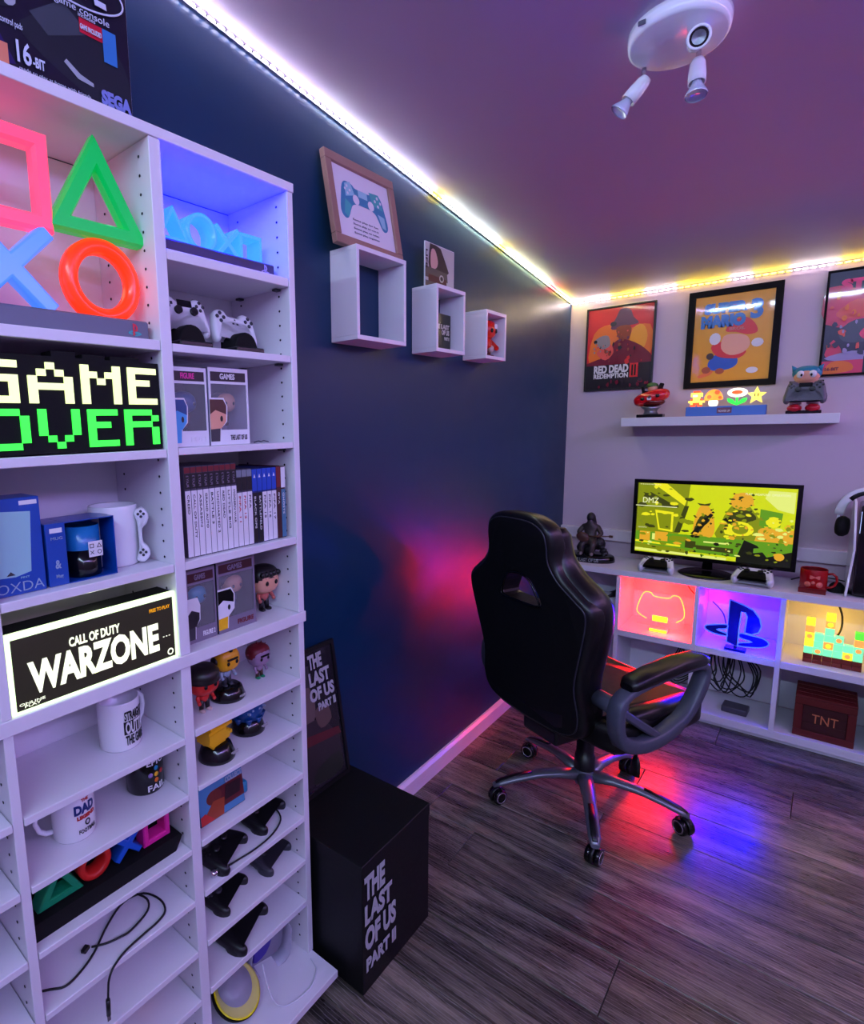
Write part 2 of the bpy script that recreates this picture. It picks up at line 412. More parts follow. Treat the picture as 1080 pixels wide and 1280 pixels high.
for (ya, yb) in ((-.39, .96),): sp('plinth', .03, .20, ya, yb, .001, .0295)
SH = {3: [(1.770, 1.789), (1.605, 1.620), (1.410, 1.424), (1.181, 1.198), (.823, .839), (.6995, .710), (.568, .583), (.446, .460), (.323, .336), (.200, .216)],
      2: [(1.605, 1.623), (1.407, 1.423), (1.183, 1.199), (.818, .832), (.6925, .705), (.566, .578), (.442, .455), (.317, .331), (.194, .208)],
      1: [(1.605, 1.623), (1.407, 1.423), (1.183, 1.199), (.818, .832), (.692, .706), (.563, .577), (.442, .456), (.317, .331), (.194, .208)],
      0: [(1.605, 1.623), (1.183, 1.199), (.692, .706), (.442, .456)]}
for c, L in SH.items():
    ya, yb = cols[c]
    for z0, z1 in L: sp('shelf', .005, SX-.001, ya+.0008, yb-.0008, z0, z1)
# peg holes down both sides of every panel
b = B()
for (yf, sgn) in ((.9615, -1), (.6177, -1), (.2826, -1), (.6434, 1)):
    z = .09
    while z < 1.95:
        for x in (.172, .04):
            if z < SEAM-.02 or z > SEAM+.03:
                b.lathe([(.0026, 0), (.0026, .0006)], (x, yf-.45, z), 8, 0, False, (0, sgn, 0))
        z += .032
tag(b.obj('peg_holes', M('hole_dark', (25, 22, 35), .9), su), kind='stuff')
# shelf support pins: small dark brackets under the upper shelves
for zz in (1.770, 1.605, 1.410, 1.181):
    for x in (.172, .045): B().box(x-.007, x+.007, .9455-.45, .9615-.45, zz-.0055, zz-.0008, .001).obj('shelf_pin', dgrey, su)

# ---------------------------------------------------------------- icons helpers
def tri_pts(cx, cz, r, squash=1): return [(cx+r*math.sin(a)*1.0, cz+r*math.cos(a)*squash) for a in (0, -2*PI/3, 2*PI/3)]
def icon_square(cx, cz, h, w, y0, y1, bev): return B().bar_loop([(cx-h, cz-h), (cx+h, cz-h), (cx+h, cz+h), (cx-h, cz+h)], w, y0, y1, 0, bev)
def icon_tri(cx, cz, r, w, y0, y1, bev): return B().bar_loop([(cx, cz+r), (cx-r*.87, cz-r*.55), (cx+r*.87, cz-r*.55)], w, y0, y1, 0, bev)
def icon_circle(cx, cz, r, w, y0, y1, bev): return B().bar_loop([tuple(p) for p in circ(cx, cz, r, 36)], w, y0, y1, 0, bev)
def icon_cross(cx, cz, r, w, y0, y1, bev):
    h = w/2*1.0; q = math.sqrt(.5); P = []
    for k in range(4):
        a = PI/4+k*PI/2; d = Vector((math.cos(a), math.sin(a))); n = Vector((-d.y, d.x))
        P += [d*r-n*h, d*r+n*h]; 
        a2 = a+PI/4; P.append(Vector((math.cos(a2), math.sin(a2)))*h*math.sqrt(2))
    return B().prism([(cx+p.x, cz+p.y) for p in P], y0, y1, 0, bev, 2)
def glow(name, rgb, e, base=None):
    return M(name, base or rgb, .25, emis=e, ecol=rgb)
def ps_logo(parent, cx, z0, h, y, mats, name='printed_logo', t=.0006):
    """upright P with a flat swept S, flat emblem"""
    k = h
    bb = B()
    bb.prism([(cx-.16*k, z0), (cx-.02*k, z0+.05*k), (cx-.02*k, z0+.80*k), (cx+.08*k, z0+.76*k), (cx+.12*k, z0+.62*k), (cx+.09*k, z0+.52*k), (cx+.0*k, z0+.5*k), (cx+.0*k, z0+.38*k), (cx+.16*k, z0+.36*k), (cx+.27*k, z0+.5*k), (cx+.26*k, z0+.72*k), (cx+.12*k, z0+.92*k), (cx-.16*k, z0+k)], y, y-t, 0)
    m2 = 1 if len(mats) > 1 else 0; m3 = 2 if len(mats) > 2 else m2
    bb.prism(smooth([(cx-.2*k, z0+.42*k), (cx-.48*k, z0+.33*k), (cx-.6*k, z0+.22*k), (cx-.5*k, z0+.12*k), (cx-.2*k, z0+.1*k), (cx-.2*k, z0+.19*k), (cx-.4*k, z0+.22*k), (cx-.2*k, z0+.31*k)], 3), y, y-t, m2)
    bb.prism(smooth([(cx+.02*k, z0+.3*k), (cx+.3*k, z0+.33*k), (cx+.58*k, z0+.22*k), (cx+.5*k, z0+.1*k), (cx+.02*k, z0-.02*k), (cx+.02*k, z0+.08*k), (cx+.33*k, z0+.17*k), (cx+.02*k, z0+.21*k)], 3), y, y-t, m3)
    return bb.obj(name, mats, parent)

# ---- large coloured shapes lamp, top of column two
t = shelf_root('icon_lamp', 'big glowing pink square, green triangle, red ring and blue cross lamp on grey base', 'lamp', .46, 1.623, .14)
B().box(-.155, .148, -.045, .03, 0, .034, .003).obj('base', M('lamp_base_grey', (92, 100, 118), .4), t)
ps_logo(t, .118, .006, .022, -.0455, [M('logo_red', (215, 25, 45), .4), M('logo_teal', (40, 160, 160), .4), M('logo_teal', (40, 160, 160), .4)], 'emblem')
icon_square(-.078, .234, .062, .026, -.028, .004, .007).obj('square_light', glow('pink_glow', (255, 70, 110), 1.0, (215, 70, 100)), t)
icon_tri(.078, .228, .082, .027, -.028, .004, .008).obj('triangle_light', glow('green_glow', (0, 180, 75), .6, (5, 150, 75)), t)
icon_cross(-.078, .098, .088, .028, -.028, .004, .006).obj('cross_light', glow('blue_glow', (75, 135, 255), .85, (80, 120, 230)), t)
icon_circle(.078, .098, .059, .026, -.028, .004, .008).obj('ring_light', glow('red_glow', (255, 52, 12), 1.0, (225, 45, 20)), t)
lamp(t, (-.078, -.0, .29), (1, .15, .3), .08, .02); lamp(t, (.12, -.01, .22), (.03, 1, .4), .04, .02); lamp(t, (.125, -.005, .09), (1, .12, .06), .09, .02); lamp(t, (-.07, .01, .098), (.3, .5, 1), .02, .02)
# ---- clear icon lamp in the blue lit cell
t = shelf_root('icon_lamp', 'clear icon lamp glowing pale blue on a dark base in the blue lit cell', 'lamp', .80, 1.789, .13)
B().box(-.145, .148, -.045, .03, 0, .030, .003).obj('base', M('lamp_base_dark', (60, 52, 80), .45), t)
ps_logo(t, .118, .006, .02, -.0455, [M('logo_grey', (170, 160, 200), .4)], 'emblem')
ice = glow('pale_blue_glow', (60, 160, 255), .75, (80, 140, 230))
for nm, bb in (('triangle_light', icon_tri(-.10, .060, .036, .006, -.02, .02, 0)), ('ring_light', icon_circle(-.035, .064, .034, .008, -.025, .02, 0)), ('cross_light', icon_cross(.035, .060, .043, .010, -.022, .02, .001)), ('square_light', icon_square(.10, .058, .028, .007, -.022, .02, 0))): bb.obj(nm, ice, t)
for y in (-.02, .0, .02):
    pass
lamp(t, (-.07, .0, .11), (.002, .002, 1), 2.6, .03); lamp(t, (.07, .0, .11), (.002, .002, 1), 2.6, .03)

# ---- GAME OVER pixel sign
G = {'G': ['01110', '10000', '10000', '10011', '10001', '01110'], }
font = {'G': ["11111", "1....", "1.111", "1...1", "1...1", "11111"],
        'A': ["..1..", ".1.1.", "1...1", "11111", "1...1", "1...1"],
        'M': ["1...1", "11.11", "1.1.1", "1...1", "1...1", "1...1"],
        'E': ["1111", "1...", "111.", "1...", "1...", "1111"],
        'O': ["1111.", "1...1", "1...1", "1...1", "1...1", ".1111"],
        'V': ["1...1", "1...1", "1...1", "1...1", ".1.1.", "..1.."],
        'R': ["1111.", "1...1", "1111.", "1...1", "1...1", "1...1"]}
font['G'] = ["1111", "1...", "1.11", "1..1", "1..1", "1111"]; font['O'] = [".111.", "1...1", "1...1", "1...1", "1...1", ".111."]
font['A'] = ["..1..", ".1.1.", "1...1", "1...1", "11111", "1...1", "1...1"][:2]+["1...1", "11111", "1...1", "1...1"]
t = shelf_root('pixel_sign', 'black sign with glowing pixel letters GAME in cream above OVER in green', 'sign', .459, 1.4235, .165)
prof = [(-.157, .002), (.157, .002), (.157, .158), (.118, .158), (.118, .165), (.062, .165), (.062, .158), (.052, .158), (.052, .165), (.012, .165), (.012, .158), (0, .158), (0, .167), (-.04, .167), (-.04, .158), (-.157, .158)]
B().prism(prof, -.028, .01).obj('case', mblack, t)
cream = glow('cream_letter', (235, 250, 165), 1.0); gl = glow('green_letter', (60, 255, 70), 1.0)
def pix(word, z0, z1, mt, x0=-.153, x1=.150):
    ws = [len(font[c][0]) for c in word]; tot = sum(ws)+len(word)-1; px = (x1-x0)/(tot); pz = (z1-z0)/6; x = x0
    for c, wd in zip(word, ws):
        bb = B()
        for r, row in enumerate(font[c]):
            i = 0
            while i < wd:
                if row[i] == '1':
                    j = i
                    while j < wd and row[j] == '1': j += 1
                    bb.box(x+i*px, x+j*px, -.031, -.028, z1-(r+1)*pz, z1-r*pz)
                    i = j
                else: i += 1
        o = bb.obj('lettering', mt, t); x += (wd+1)*px
pix('GAME', .083, .148, cream); pix('OVER', .010, .074, gl)

# ---- WARZONE light box
t = shelf_root('light_box', 'long glowing light box reading CALL OF DUTY WARZONE on the shelf', 'lamp', .459, 1.0095, .175)
B().box(-.157, .157, -.016, .035, 0, .135, .002).obj('housing', [mblack], t)
B().box(-.1575, .1575, -.026, -.0165, .0, .136, .0015).obj('lit_edge', glow('lime_white_glow', (225, 255, 190), 1.15), t)
B().box(-.150, .150, -.0265, -.0262, .006, .126).obj('panel', M('dark_olive_print', (40, 38, 14), .6, emis=.25, ecol=(38, 36, 12)), t)
lw = glow('cream_print_glow', (240, 248, 205), 1.0)
text(t, 'CALL OF DUTY', -.058, .087, .036, .104, lw, -.0268, .035)
text(t, 'WARZONE', -.128, .026, .115, .083, lw, -.0268, .045)
text(t, 'FREE TO PLAY', .098, .106, .143, .113, glow('amber_print', (220, 150, 20), .8), -.0268, .02)
text(t, '- - -', .124, .05, .140, .0515, lw, -.0268, .02); text(t, 'ONLINE\nPLAY', -.146, .009, -.105, .018, lw, -.0268, .01)
art(t, .132, .010, .146, .024, -.0268, [(circ(.5, .5, .5, 16), lw), (circ(.5, .5, .3, 12), M('dark_olive_print'))], 'round_mark')
lamp(t, (0, -.02, .15), (.9, 1, .65), .05, .01); lamp(t, (.15, -.0, .12), (.85, 1, .6), .03, .005)

# ---------------------------------------------------------------- gamepads
PAD = [(0, .22), (.16, .22), (.22, .27), (.36, .29), (.44, .2), (.49, -.02), (.53, -.3), (.47, -.42), (.38, -.40), (.28, -.17), (.2, -.1), (.1, -.08), (0, -.08)]
def gamepad(name, label, loc, rz, w, body_m, dark_m, rx=0, ry=0, touch=None, group=None, cat='controller', face='dots', parent=None, btn=None, top_m=None, pwr=True):
    t = parent if parent is not None else thing(name, label, cat, loc, rz, group, rx, ry)
    if parent is not None: t = B().box(-.001, .001, .002, .003, 0, .001).obj('controller', body_m, parent, loc, (rx, ry, rz)) if False else t
    out = [(x*w, z*w) for x, z in PAD]; full = out + [(-x, z) for x, z in out[::-1] if x > 0][:]
    full = [p for p in out] + [(-x, z) for x, z in out[-2:0:-1]]
    pts = smooth(full, 3)
    b = B().prism(pts, -.10*w, .13*w, 0, .09*w, 4)
    for s in (-1, 1): b.ell((s*.44*w, .06*w, -.2*w), (.095*w, .16*w, .2*w), 14, 8, 0, Euler((.25, s*-.12, 0)).to_matrix())
    b.obj('body', body_m, t)
    btn = btn or dark_m
    for s in (-1, 1):
        q = B().lathe([(.075*w, 0), (.075*w, .02*w), (.045*w, .022*w), (.045*w, .035*w), (.075*w, .038*w), (.078*w, .055*w), (.06*w, .052*w), (.001, .05*w)], (s*.17*w, -.10*w, .01*w), 16, 0, True, (0, -1, 0)); q.obj('thumbstick', dark_m, t)
    b = B()
    for dx, dz in ((0, 1), (0, -1), (1, 0), (-1, 0)): b.box(-.34*w+dx*.055*w-.026*w, -.34*w+dx*.055*w+.026*w, -.118*w, -.098*w, .13*w+dz*.055*w-.026*w, .13*w+dz*.055*w+.026*w, .006*w)
    b.obj('direction_pad', btn, t)
    for dx, dz in ((0, 1), (0, -1), (1, 0), (-1, 0)): B().lathe([(.032*w, 0), (.032*w, .018*w), (.02*w, .024*w)], (.34*w+dx*.072*w, -.098*w, .13*w+dz*.072*w), 10, 0, True, (0, -1, 0)).obj('button', btn, t)
    if touch: B().box(-.16*w, .16*w, -.112*w, -.096*w, .085*w, .215*w, .006*w).obj('touchpad', touch, t)
    for s in (-1, 1): B().box(s*.34*w-.08*w, s*.34*w+.08*w, -.03*w, .10*w, .26*w, .305*w, .02*w, 0, 2).obj('trigger', dark_m, t)
    return t
def pad_stand(label, y, z, x, w):
    t = shelf_root('controller_stand', label, 'stand', y, z, x)
    out = smooth([(-.46, 0), (.46, 0), (.4, .2), (.3, .42), (.12, .55), (-.12, .55), (-.3, .42), (-.4, .2)], 2)
    B().prism([(p_.x*w, max(0, p_.y*w)) for p_ in out], -.02, .03, 0, .004, 2).obj('cradle', mblack, t)
    B().box(-.012, .012, .048, .058, .008, .075, .003).obj('support', mblack, t)
    B().box(-.5*w, .5*w, -.035, .062, 0, .012, .003).obj('foot', black, t)
    return t
pad_stand('black stand holding the white controller with a black touch pad', .713, 1.6205, .155, .080)
gamepad('game_controller', 'white game controller with black touch pad and dark thumbsticks on stand', (.128, .725, 1.694), PI/2, .112, padwhite, black, rx=-.25, touch=gblack, btn=dgrey)
pad_stand('black stand holding the plain white controller with no thumbsticks', .860, 1.6205, .150, .080)
def retro_pad(name, label, loc, rz, w, mt, parent=None, rx=0, ry=0, part_only=False, cat='controller'):
    t = parent or thing(name, label, cat, loc, rz, None, rx, ry)
    P = [(0, .11), (.14, .11), (.2, .19), (.32, .21), (.44, .15), (.49, 0), (.52, -.3), (.46, -.42), (.37, -.38), (.27, -.12), (.16, -.08), (0, -.08)]
    full = [(x*w, z*w) for x, z in P] + [(-x*w, z*w) for x, z in P[-2:0:-1]]
    B().prism(smooth(full, 3), -.09*w, .1*w, 0, .07*w, 3).obj('controller_body' if parent else 'body', mt, t)
    for s in (-1, 1):
        for dx, dz in ((0, 1), (0, -1), (1, 0), (-1, 0)):
            B().lathe([(.036*w, 0), (.036*w, .02*w), (.02*w, .025*w)], (s*.34*w+dx*.075*w, -.088*w, .04*w+dz*.075*w), 10, 0, True, (0, -1, 0)).obj('button', dgrey, t)
    for dx in (-.05, .05): B().box(dx*w-.02*w, dx*w+.02*w, -.1*w, -.088*w, -.06*w, -.035*w).obj('button', dgrey, t)
    B().prism([(-.02*w, .02*w), (.02*w, .02*w), (0, .055*w)], -.088*w, -.096*w).obj('button', dgrey, t)
    return t
retro_pad('game_controller', 'plain white game controller without thumbsticks on its black stand', (.120, .862, 1.690), PI/2, .118, padwhite, rx=-.3, ry=.06)
t = shelf_root('charging_cradle', 'white wedge shaped plastic item behind the two white controllers', 'holder', .80, 1.6205, .07)
B().prism([(-.03, 0), (.03, 0), (.035, .055), (.0, .075), (-.03, .05)], -.02, .02, 0, .005, 2).obj('body', gloss_white, t)

# ---------------------------------------------------------------- figures
def figure(label, y, z, x, h, head_m, hair_m, body_m, leg_m, dr=0, base=False, hair='cap', cat='figurine', foot_m=None, rough=None, eyes=True, brow=None, loc=None, rz=None, name='figurine', hat=None, headw=1.0, group=None):
    t = shelf_root(name, label, cat, y, z, x, group, dr) if loc is None else thing(name, label, cat, loc, rz or 0, group)
    z0 = 0
    if base:
        B().lathe([(.34*h, 0), (.345*h, .04*h), (.29*h, .2*h), (.24*h, .235*h), (.001, .24*h)], (0, 0, 0), 28).obj('base', gblack, t)
        B().box(-.0+.03*h, .17*h, -.338*h, -.326*h, .05*h, .1*h, 0, 0, 1, Euler((.35, 0, 0)).to_matrix()).obj('base_badge', M('badge_grey', (150, 150, 150), .4), t); z0 = .22*h
    H = h-z0; hr = .305*H
    hz = z0+H-hr*1.05
    bb = B().ell((0, 0, z0+.36*H), (.13*H, .10*H, .16*H), 14, 8)
    for s in (-1, 1):
        bb.tube([(s*.10*H, 0, z0+.45*H), (s*.19*H, -.03*H, z0+.34*H), (s*.20*H, -.09*H, z0+.27*H)], [.05*H, .045*H, .035*H], 8)
        bb.ell((s*.2*H, -.10*H, z0+.25*H), .045*H, 8, 6)
    bb.obj('body', body_m, t)
    bb = B()
    for s in (-1, 1): bb.tube([(s*.06*H, 0, z0+.27*H), (s*.085*H, 0, z0+.05*H)], [.062*H, .052*H], 8)
    bb.obj('legs', leg_m, t)
    bb = B()
    for s in (-1, 1): bb.ell((s*.09*H, -.035*H, z0+.03*H), (.06*H, .10*H, .04*H), 10, 6)
    bb.obj('shoes', foot_m or leg_m, t)
    B().ell((0, 0, hz), (hr*headw*1.1, hr*.92, hr*.95), 20, 14, 0, None, .75).obj('head', head_m, t)
    if eyes:
        for s in (-1, 1): B().ell((s*.42*hr, -.90*hr, hz-.1*hr), (.15*hr, .06*hr, .17*hr), 10, 6).obj('eye', gblack, t)
    if brow: B().box(-.5*hr, .5*hr, -.98*hr, -.85*hr, hz+.12*hr, hz+.28*hr, .01*hr).obj('brow', brow, t)
    if hair == 'cap':
        bb = B().ell((0, .07*hr, hz+.24*hr), (hr*headw*1.17, hr*.98, hr*.84), 20, 12, 0, None, .8)
        for k in range(5): bb.ell(((k-2)*.36*hr, -.78*hr, hz+.52*hr), (.22*hr, .2*hr, .22*hr), 8, 6)
        bb.obj('hair', hair_m, t)
    elif hair == 'spikes':
        bb = B().ell((0, .12*hr, hz+.28*hr), (hr*1.2, hr*.98, hr*.84), 18, 10, 0, None, .8)
        for k in range(7):
            a = (k-3)*.42; bb.cyl((.7*hr*math.sin(a), .1*hr, hz+.6*hr*math.cos(a)), (1.5*hr*math.sin(a), .2*hr, hz+1.35*hr*math.cos(a)), .3*hr, .02*hr, 10)
        bb.obj('hair', hair_m, t)
    elif hair == 'flat':
        B().lathe([(1.22*hr, 0), (1.2*hr, .62*hr), (.9*hr, .95*hr), (.01, 1.02*hr)], (0, .03*hr, hz+.12*hr), 24).obj('hair', hair_m, t)
    elif hair == 'stripe':
        B().box(-.12*hr, .16*hr, -.8*hr, .6*hr, hz+.72*hr, hz+1.04*hr, .08*hr, 0, 2).obj('hair', hair_m, t)
        for s in (-1, 1): B().ell((s*1.05*hr, .1*hr, hz), (.22*hr, .45*hr, .4*hr), 10, 8).obj('side_hair', hair_m, t)
    return t
vinyl_red = M('red_vinyl', (200, 35, 30), .4); vinyl_yel = M('yellow_vinyl', (232, 165, 20), .4); vinyl_hair = M('dark_hair_vinyl', (22, 16, 18), .4); vinyl_blue = M('blue_vinyl', (15, 70, 130), .3)
figure('small figurine with flat black hair and red face and body on bobblehead shelf', .708, .8395, .15, .102, vinyl_red, vinyl_hair, vinyl_red, vinyl_hair, hair='flat', foot_m=M('pale_vinyl', (200, 170, 165), .4))
figure('yellow headed figurine with black hair stripe on a round black base', .785, .8395, .135, .122, vinyl_yel, vinyl_hair, M('pale_blue_vinyl', (150, 170, 190), .4), M('dark_grey_vinyl', (60, 60, 70), .4), base=True, hair='stripe', brow=vinyl_hair)
figure('maroon haired figurine with a dark goggle band and green feet', .900, .8395, .120, .086, M('purple_grey_vinyl', (150, 120, 150), .4), maroon, M('purple_grey_vinyl'), brown, hair='spikes', foot_m=green, brow=gblack)
figure('loose figurine with dark bobbed hair and peach face right of the dark boxes', .925, 1.0095, .12, .115, skin, vinyl_hair, M('salmon_vinyl', (190, 95, 85), .45), vinyl_hair, hair='cap', brow=None)
# blocky yellow bobblehead: pixel shaped body on a round base
def blocky(label, y, z, x, mt, base_r=.043):
    t = shelf_root('figurine', label, 'figurine', y, z, x, None, .15)
    B().lathe([(base_r, 0), (base_r, .006), (base_r*.8, .030), (base_r*.6, .036), (.001, .037)], (0, 0, 0), 28).obj('base', gblack, t)
    B().box(.006, .03, -base_r*.93, -base_r*.9, .008, .015).obj('base_badge', M('badge_grey'), t)
    return t
t = blocky('blocky yellow pixel shaped bobblehead on a round black base', .742, .7105, .14, yellow)
bb = B()
rows = [(-4, 2), (-5, 4), (-6, 5), (-6, 3), (-6, 2), (-6, 5), (-5, 4), (-3, 3)]
u = .0068
for k, (a, e) in enumerate(rows): bb.box(a*u, e*u, -.022+abs(k-3.5)*.0015, .022-abs(k-3.5)*.0015, .033+k*u*1.12, .033+(k+1)*u*1.12)
bb.obj('body', yellow, t)
t = blocky('blue blob shaped bobblehead with zigzag hem on a round black base', .868, .7105, .105, vinyl_blue)
bb = B().lathe([(.038, 0), (.040, .02), (.038, .045), (.028, .062), (.01, .070), (.001, .071)], (0, 0, .036), 24)
for k in range(8):
    a = 2*PI*k/8; bb.cyl((.034*math.cos(a), .034*math.sin(a), .042), (.036*math.cos(a), .036*math.sin(a), .026), .012, .003, 8)
bb.obj('body', vinyl_blue, t)
for k in range(7):
    B().box(-.030+k*.0095, -.024+k*.0095, -.0405+abs(k-3)*.002, -.038+abs(k-3)*.004, .055+(k % 2)*.006, .060+(k % 2)*.006, .001).obj('light_dash', M('pale_blue_vinyl'), t)

# ---------------------------------------------------------------- window boxes with figures in them
clear = M('clear_film', (235, 235, 245), .06, alpha=.10)
def window_box(label, y, z, x, w, h, d, frame_m, band_m, head_m, hair_m, body_m, mark, markm, side_col, back_m, logo2, card=None):
    t = shelf_root('figure_box', label, 'boxed figurine', y, z, x, None, 0)
    a = w/2
    B().box(-a, a, -d/2, d/2, 0, .0015).box(-a, a, d/2-.0015, d/2, .0015, h).box(-a, -a+.0012, -d/2, d/2, .0015, h).box(a-.0012, a, -d/2, d/2, .0015, h).box(-a, a, -d/2, d/2, h, h+.0015).obj('carton', back_m, t)
    B().box(-a, a, -d/2-.0012, -d/2, h*.80, h+.001).box(-a, a, -d/2-.0012, -d/2, 0, h*.20).box(-a, -a+.05*w, -d/2-.0012, -d/2, h*.2, h*.8).box(a-.05*w, a, -d/2-.0012, -d/2, h*.2, h*.8).obj('front_frame', frame_m, t)
    B().box(-a*.92, a*.92, -d/2+.0005, -d/2+.0009, h*.19, h*.81).obj('window', clear, t)
    B().box(-a*.9, a*.86, -d/2-.0018, -d/2-.0012, h*.835, h*.955).obj('title_band', band_m, t)
    text(t, mark, -a*.45, h*.86, a*.3, h*.935, markm, -d/2-.0019, .03)
    text(t, logo2[0], -a*.02, h*.06, a*.85, h*.13, logo2[1], -d/2-.0013, .03)
    if card: # portrait shape printed at the left of the front
        hm, fm, bm = card
        art(t, -a, h*.05, -a+.44*w, h*.62, -d/2-.0015, [([(0, 0), (.55, 0), (.6, .3), (.95, .45), (1, .8), (.8, 1), (0, 1)], txtw), ([(0, 0), (.5, 0), (.55, .32), (0, .32)], bm), ([(0, .28), (.6, .3), (.88, .46), (.92, .78), (.5, .82), (0, .8)], fm), ([(0, .62), (.3, .72), (.9, .62), (.92, .82), (.75, .96), (0, .96)], hm), (circ(.62, .52, .08, 10, .07), txtk)], 'printed_portrait')
    # the figure inside
    H = h*.56; hz = .2*h+H*.66; hr = .23*H*1.15; fx = .2*w
    B().ell((fx, .005, hz), (hr*1.05, hr*.9, hr*.9), 16, 10, 0, None, .8).obj('figure_head', head_m, t)
    B().ell((fx, .012, hz+.28*hr), (hr*1.12, hr*.9, hr*.78), 16, 10, 0, None, .85).obj('figure_hair', hair_m, t)
    bb = B().ell((fx, .005, .2*h+.30*H), (.12*H, .09*H, .17*H), 10, 8)
    for s in (-1, 1): bb.tube([(fx+s*.05*H, .005, .2*h+.2*H), (fx+s*.07*H, .005, .2*h+.01)], .05*H, 8)
    bb.obj('figure_body', body_m, t)
    for s in (-1, 1): B().ell((fx+s*.45*hr, .005-hr*.86, hz-.08*hr), (.14*hr, .06*hr, .17*hr), 8, 6).obj('figure_eye', gblack, t)
    return t
cyan_b = M('sky_blue_card', (70, 165, 225), .5)
window_box('boxed figurine in white window box with a blue printed portrait, left of two', .701, 1.4245, .13, .088, .157, .075, M('white_card', (225, 225, 232), .5), M('dark_card', (30, 24, 34), .5), vinyl_blue, vinyl_blue, maroon, 'FIGURE', pink, None, M('charcoal_card', (28, 30, 44), .5), ('POP!', M('white_card')), (vinyl_blue, cyan_b, cyan_b))
window_box('boxed figurine in white window box with a brown haired printed portrait', .803, 1.4245, .13, .108, .16, .078, M('white_card'), M('dark_card'), M('tan_vinyl', (190, 140, 115), .45), M('dark_grey_vinyl'), brown, 'GAMES', txtw, None, M('lilac_grey_card', (150, 140, 175), .5), ('THE LAST OF US', txtk), (brown, skin, dgrey))
window_box('boxed figurine in dark window box with a turquoise faced figure, left one', .703, 1.0095, .13, .075, .158, .075, M('grey_card', (120, 110, 130), .5), M('dark_maroon_card', (60, 16, 26), .5), teal, M('dark_card'), dgrey, 'GAMES', M('grey_card'), None, M('plum_card', (30, 22, 36), .5), ('FIGURE 2', txtw), (txtw, M('dark_card'), dgrey))
window_box('boxed figurine in dark window box with a white and yellow printed portrait', .799, 1.0095, .13, .110, .162, .078, M('grey_card'), M('dark_maroon_card'), M('tan_vinyl'), M('dark_card'), navy, 'GAMES', M('grey_card'), None, M('plum_card'), ('FIGURE', maroon), (gblack, M('white_card'), yellow))
t = shelf_root('wire_glasses', 'tiny folded wire item lying right of the boxed figurines', 'trinket', .895, 1.4245, .165)
B().tube(smooth([(-.02, 0, .002), (-.01, -.004, .006), (0, 0, .003), (.012, .004, .006), (.022, -.002, .002), (0, .006, .002)], 3, True) if False else [(-.022, 0, .002), (-.012, -.005, .005), (0, 0, .003), (.012, .004, .005), (.022, -.002, .002)], .0012, 6).obj('wire', dgrey, t)

# ---------------------------------------------------------------- game cases
gw = .01495
ordn = ['first', 'second', 'third', 'fourth', 'fifth', 'sixth', 'seventh', 'eighth', 'ninth', 'tenth', 'eleventh', 'twelfth']
spine_w = M('spine_white', (228, 226, 232), .3, coat=.5); spine_k = M('spine_black', (20, 20, 24), .3, coat=.5); spine_b = M('spine_blue', (15, 70, 185), .3, coat=.5); spine_g = M('spine_grey_band', (120, 128, 140), .4); case_clear = M('clear_case_edge', (70, 66, 86), .3)
spine_red = M('spine_red_mark', (190, 40, 40), .4)
titles = ['CREED', 'CALL OF DUTY', 'ASSASSIN', 'GRAND AUTO', 'BATTLE 3', 'UNCHARTED 2', 'RED DEAD', 'LITTLE BIG', 'MODERN WAR', 'FIFA 11', 'FIFA 12', 'FIFA', 'BLACK OPS', 'BATTLEFIELD', 'FIFA 15', 'FIFA 16', 'FIFA 17', 'GTA', 'GHOSTS']
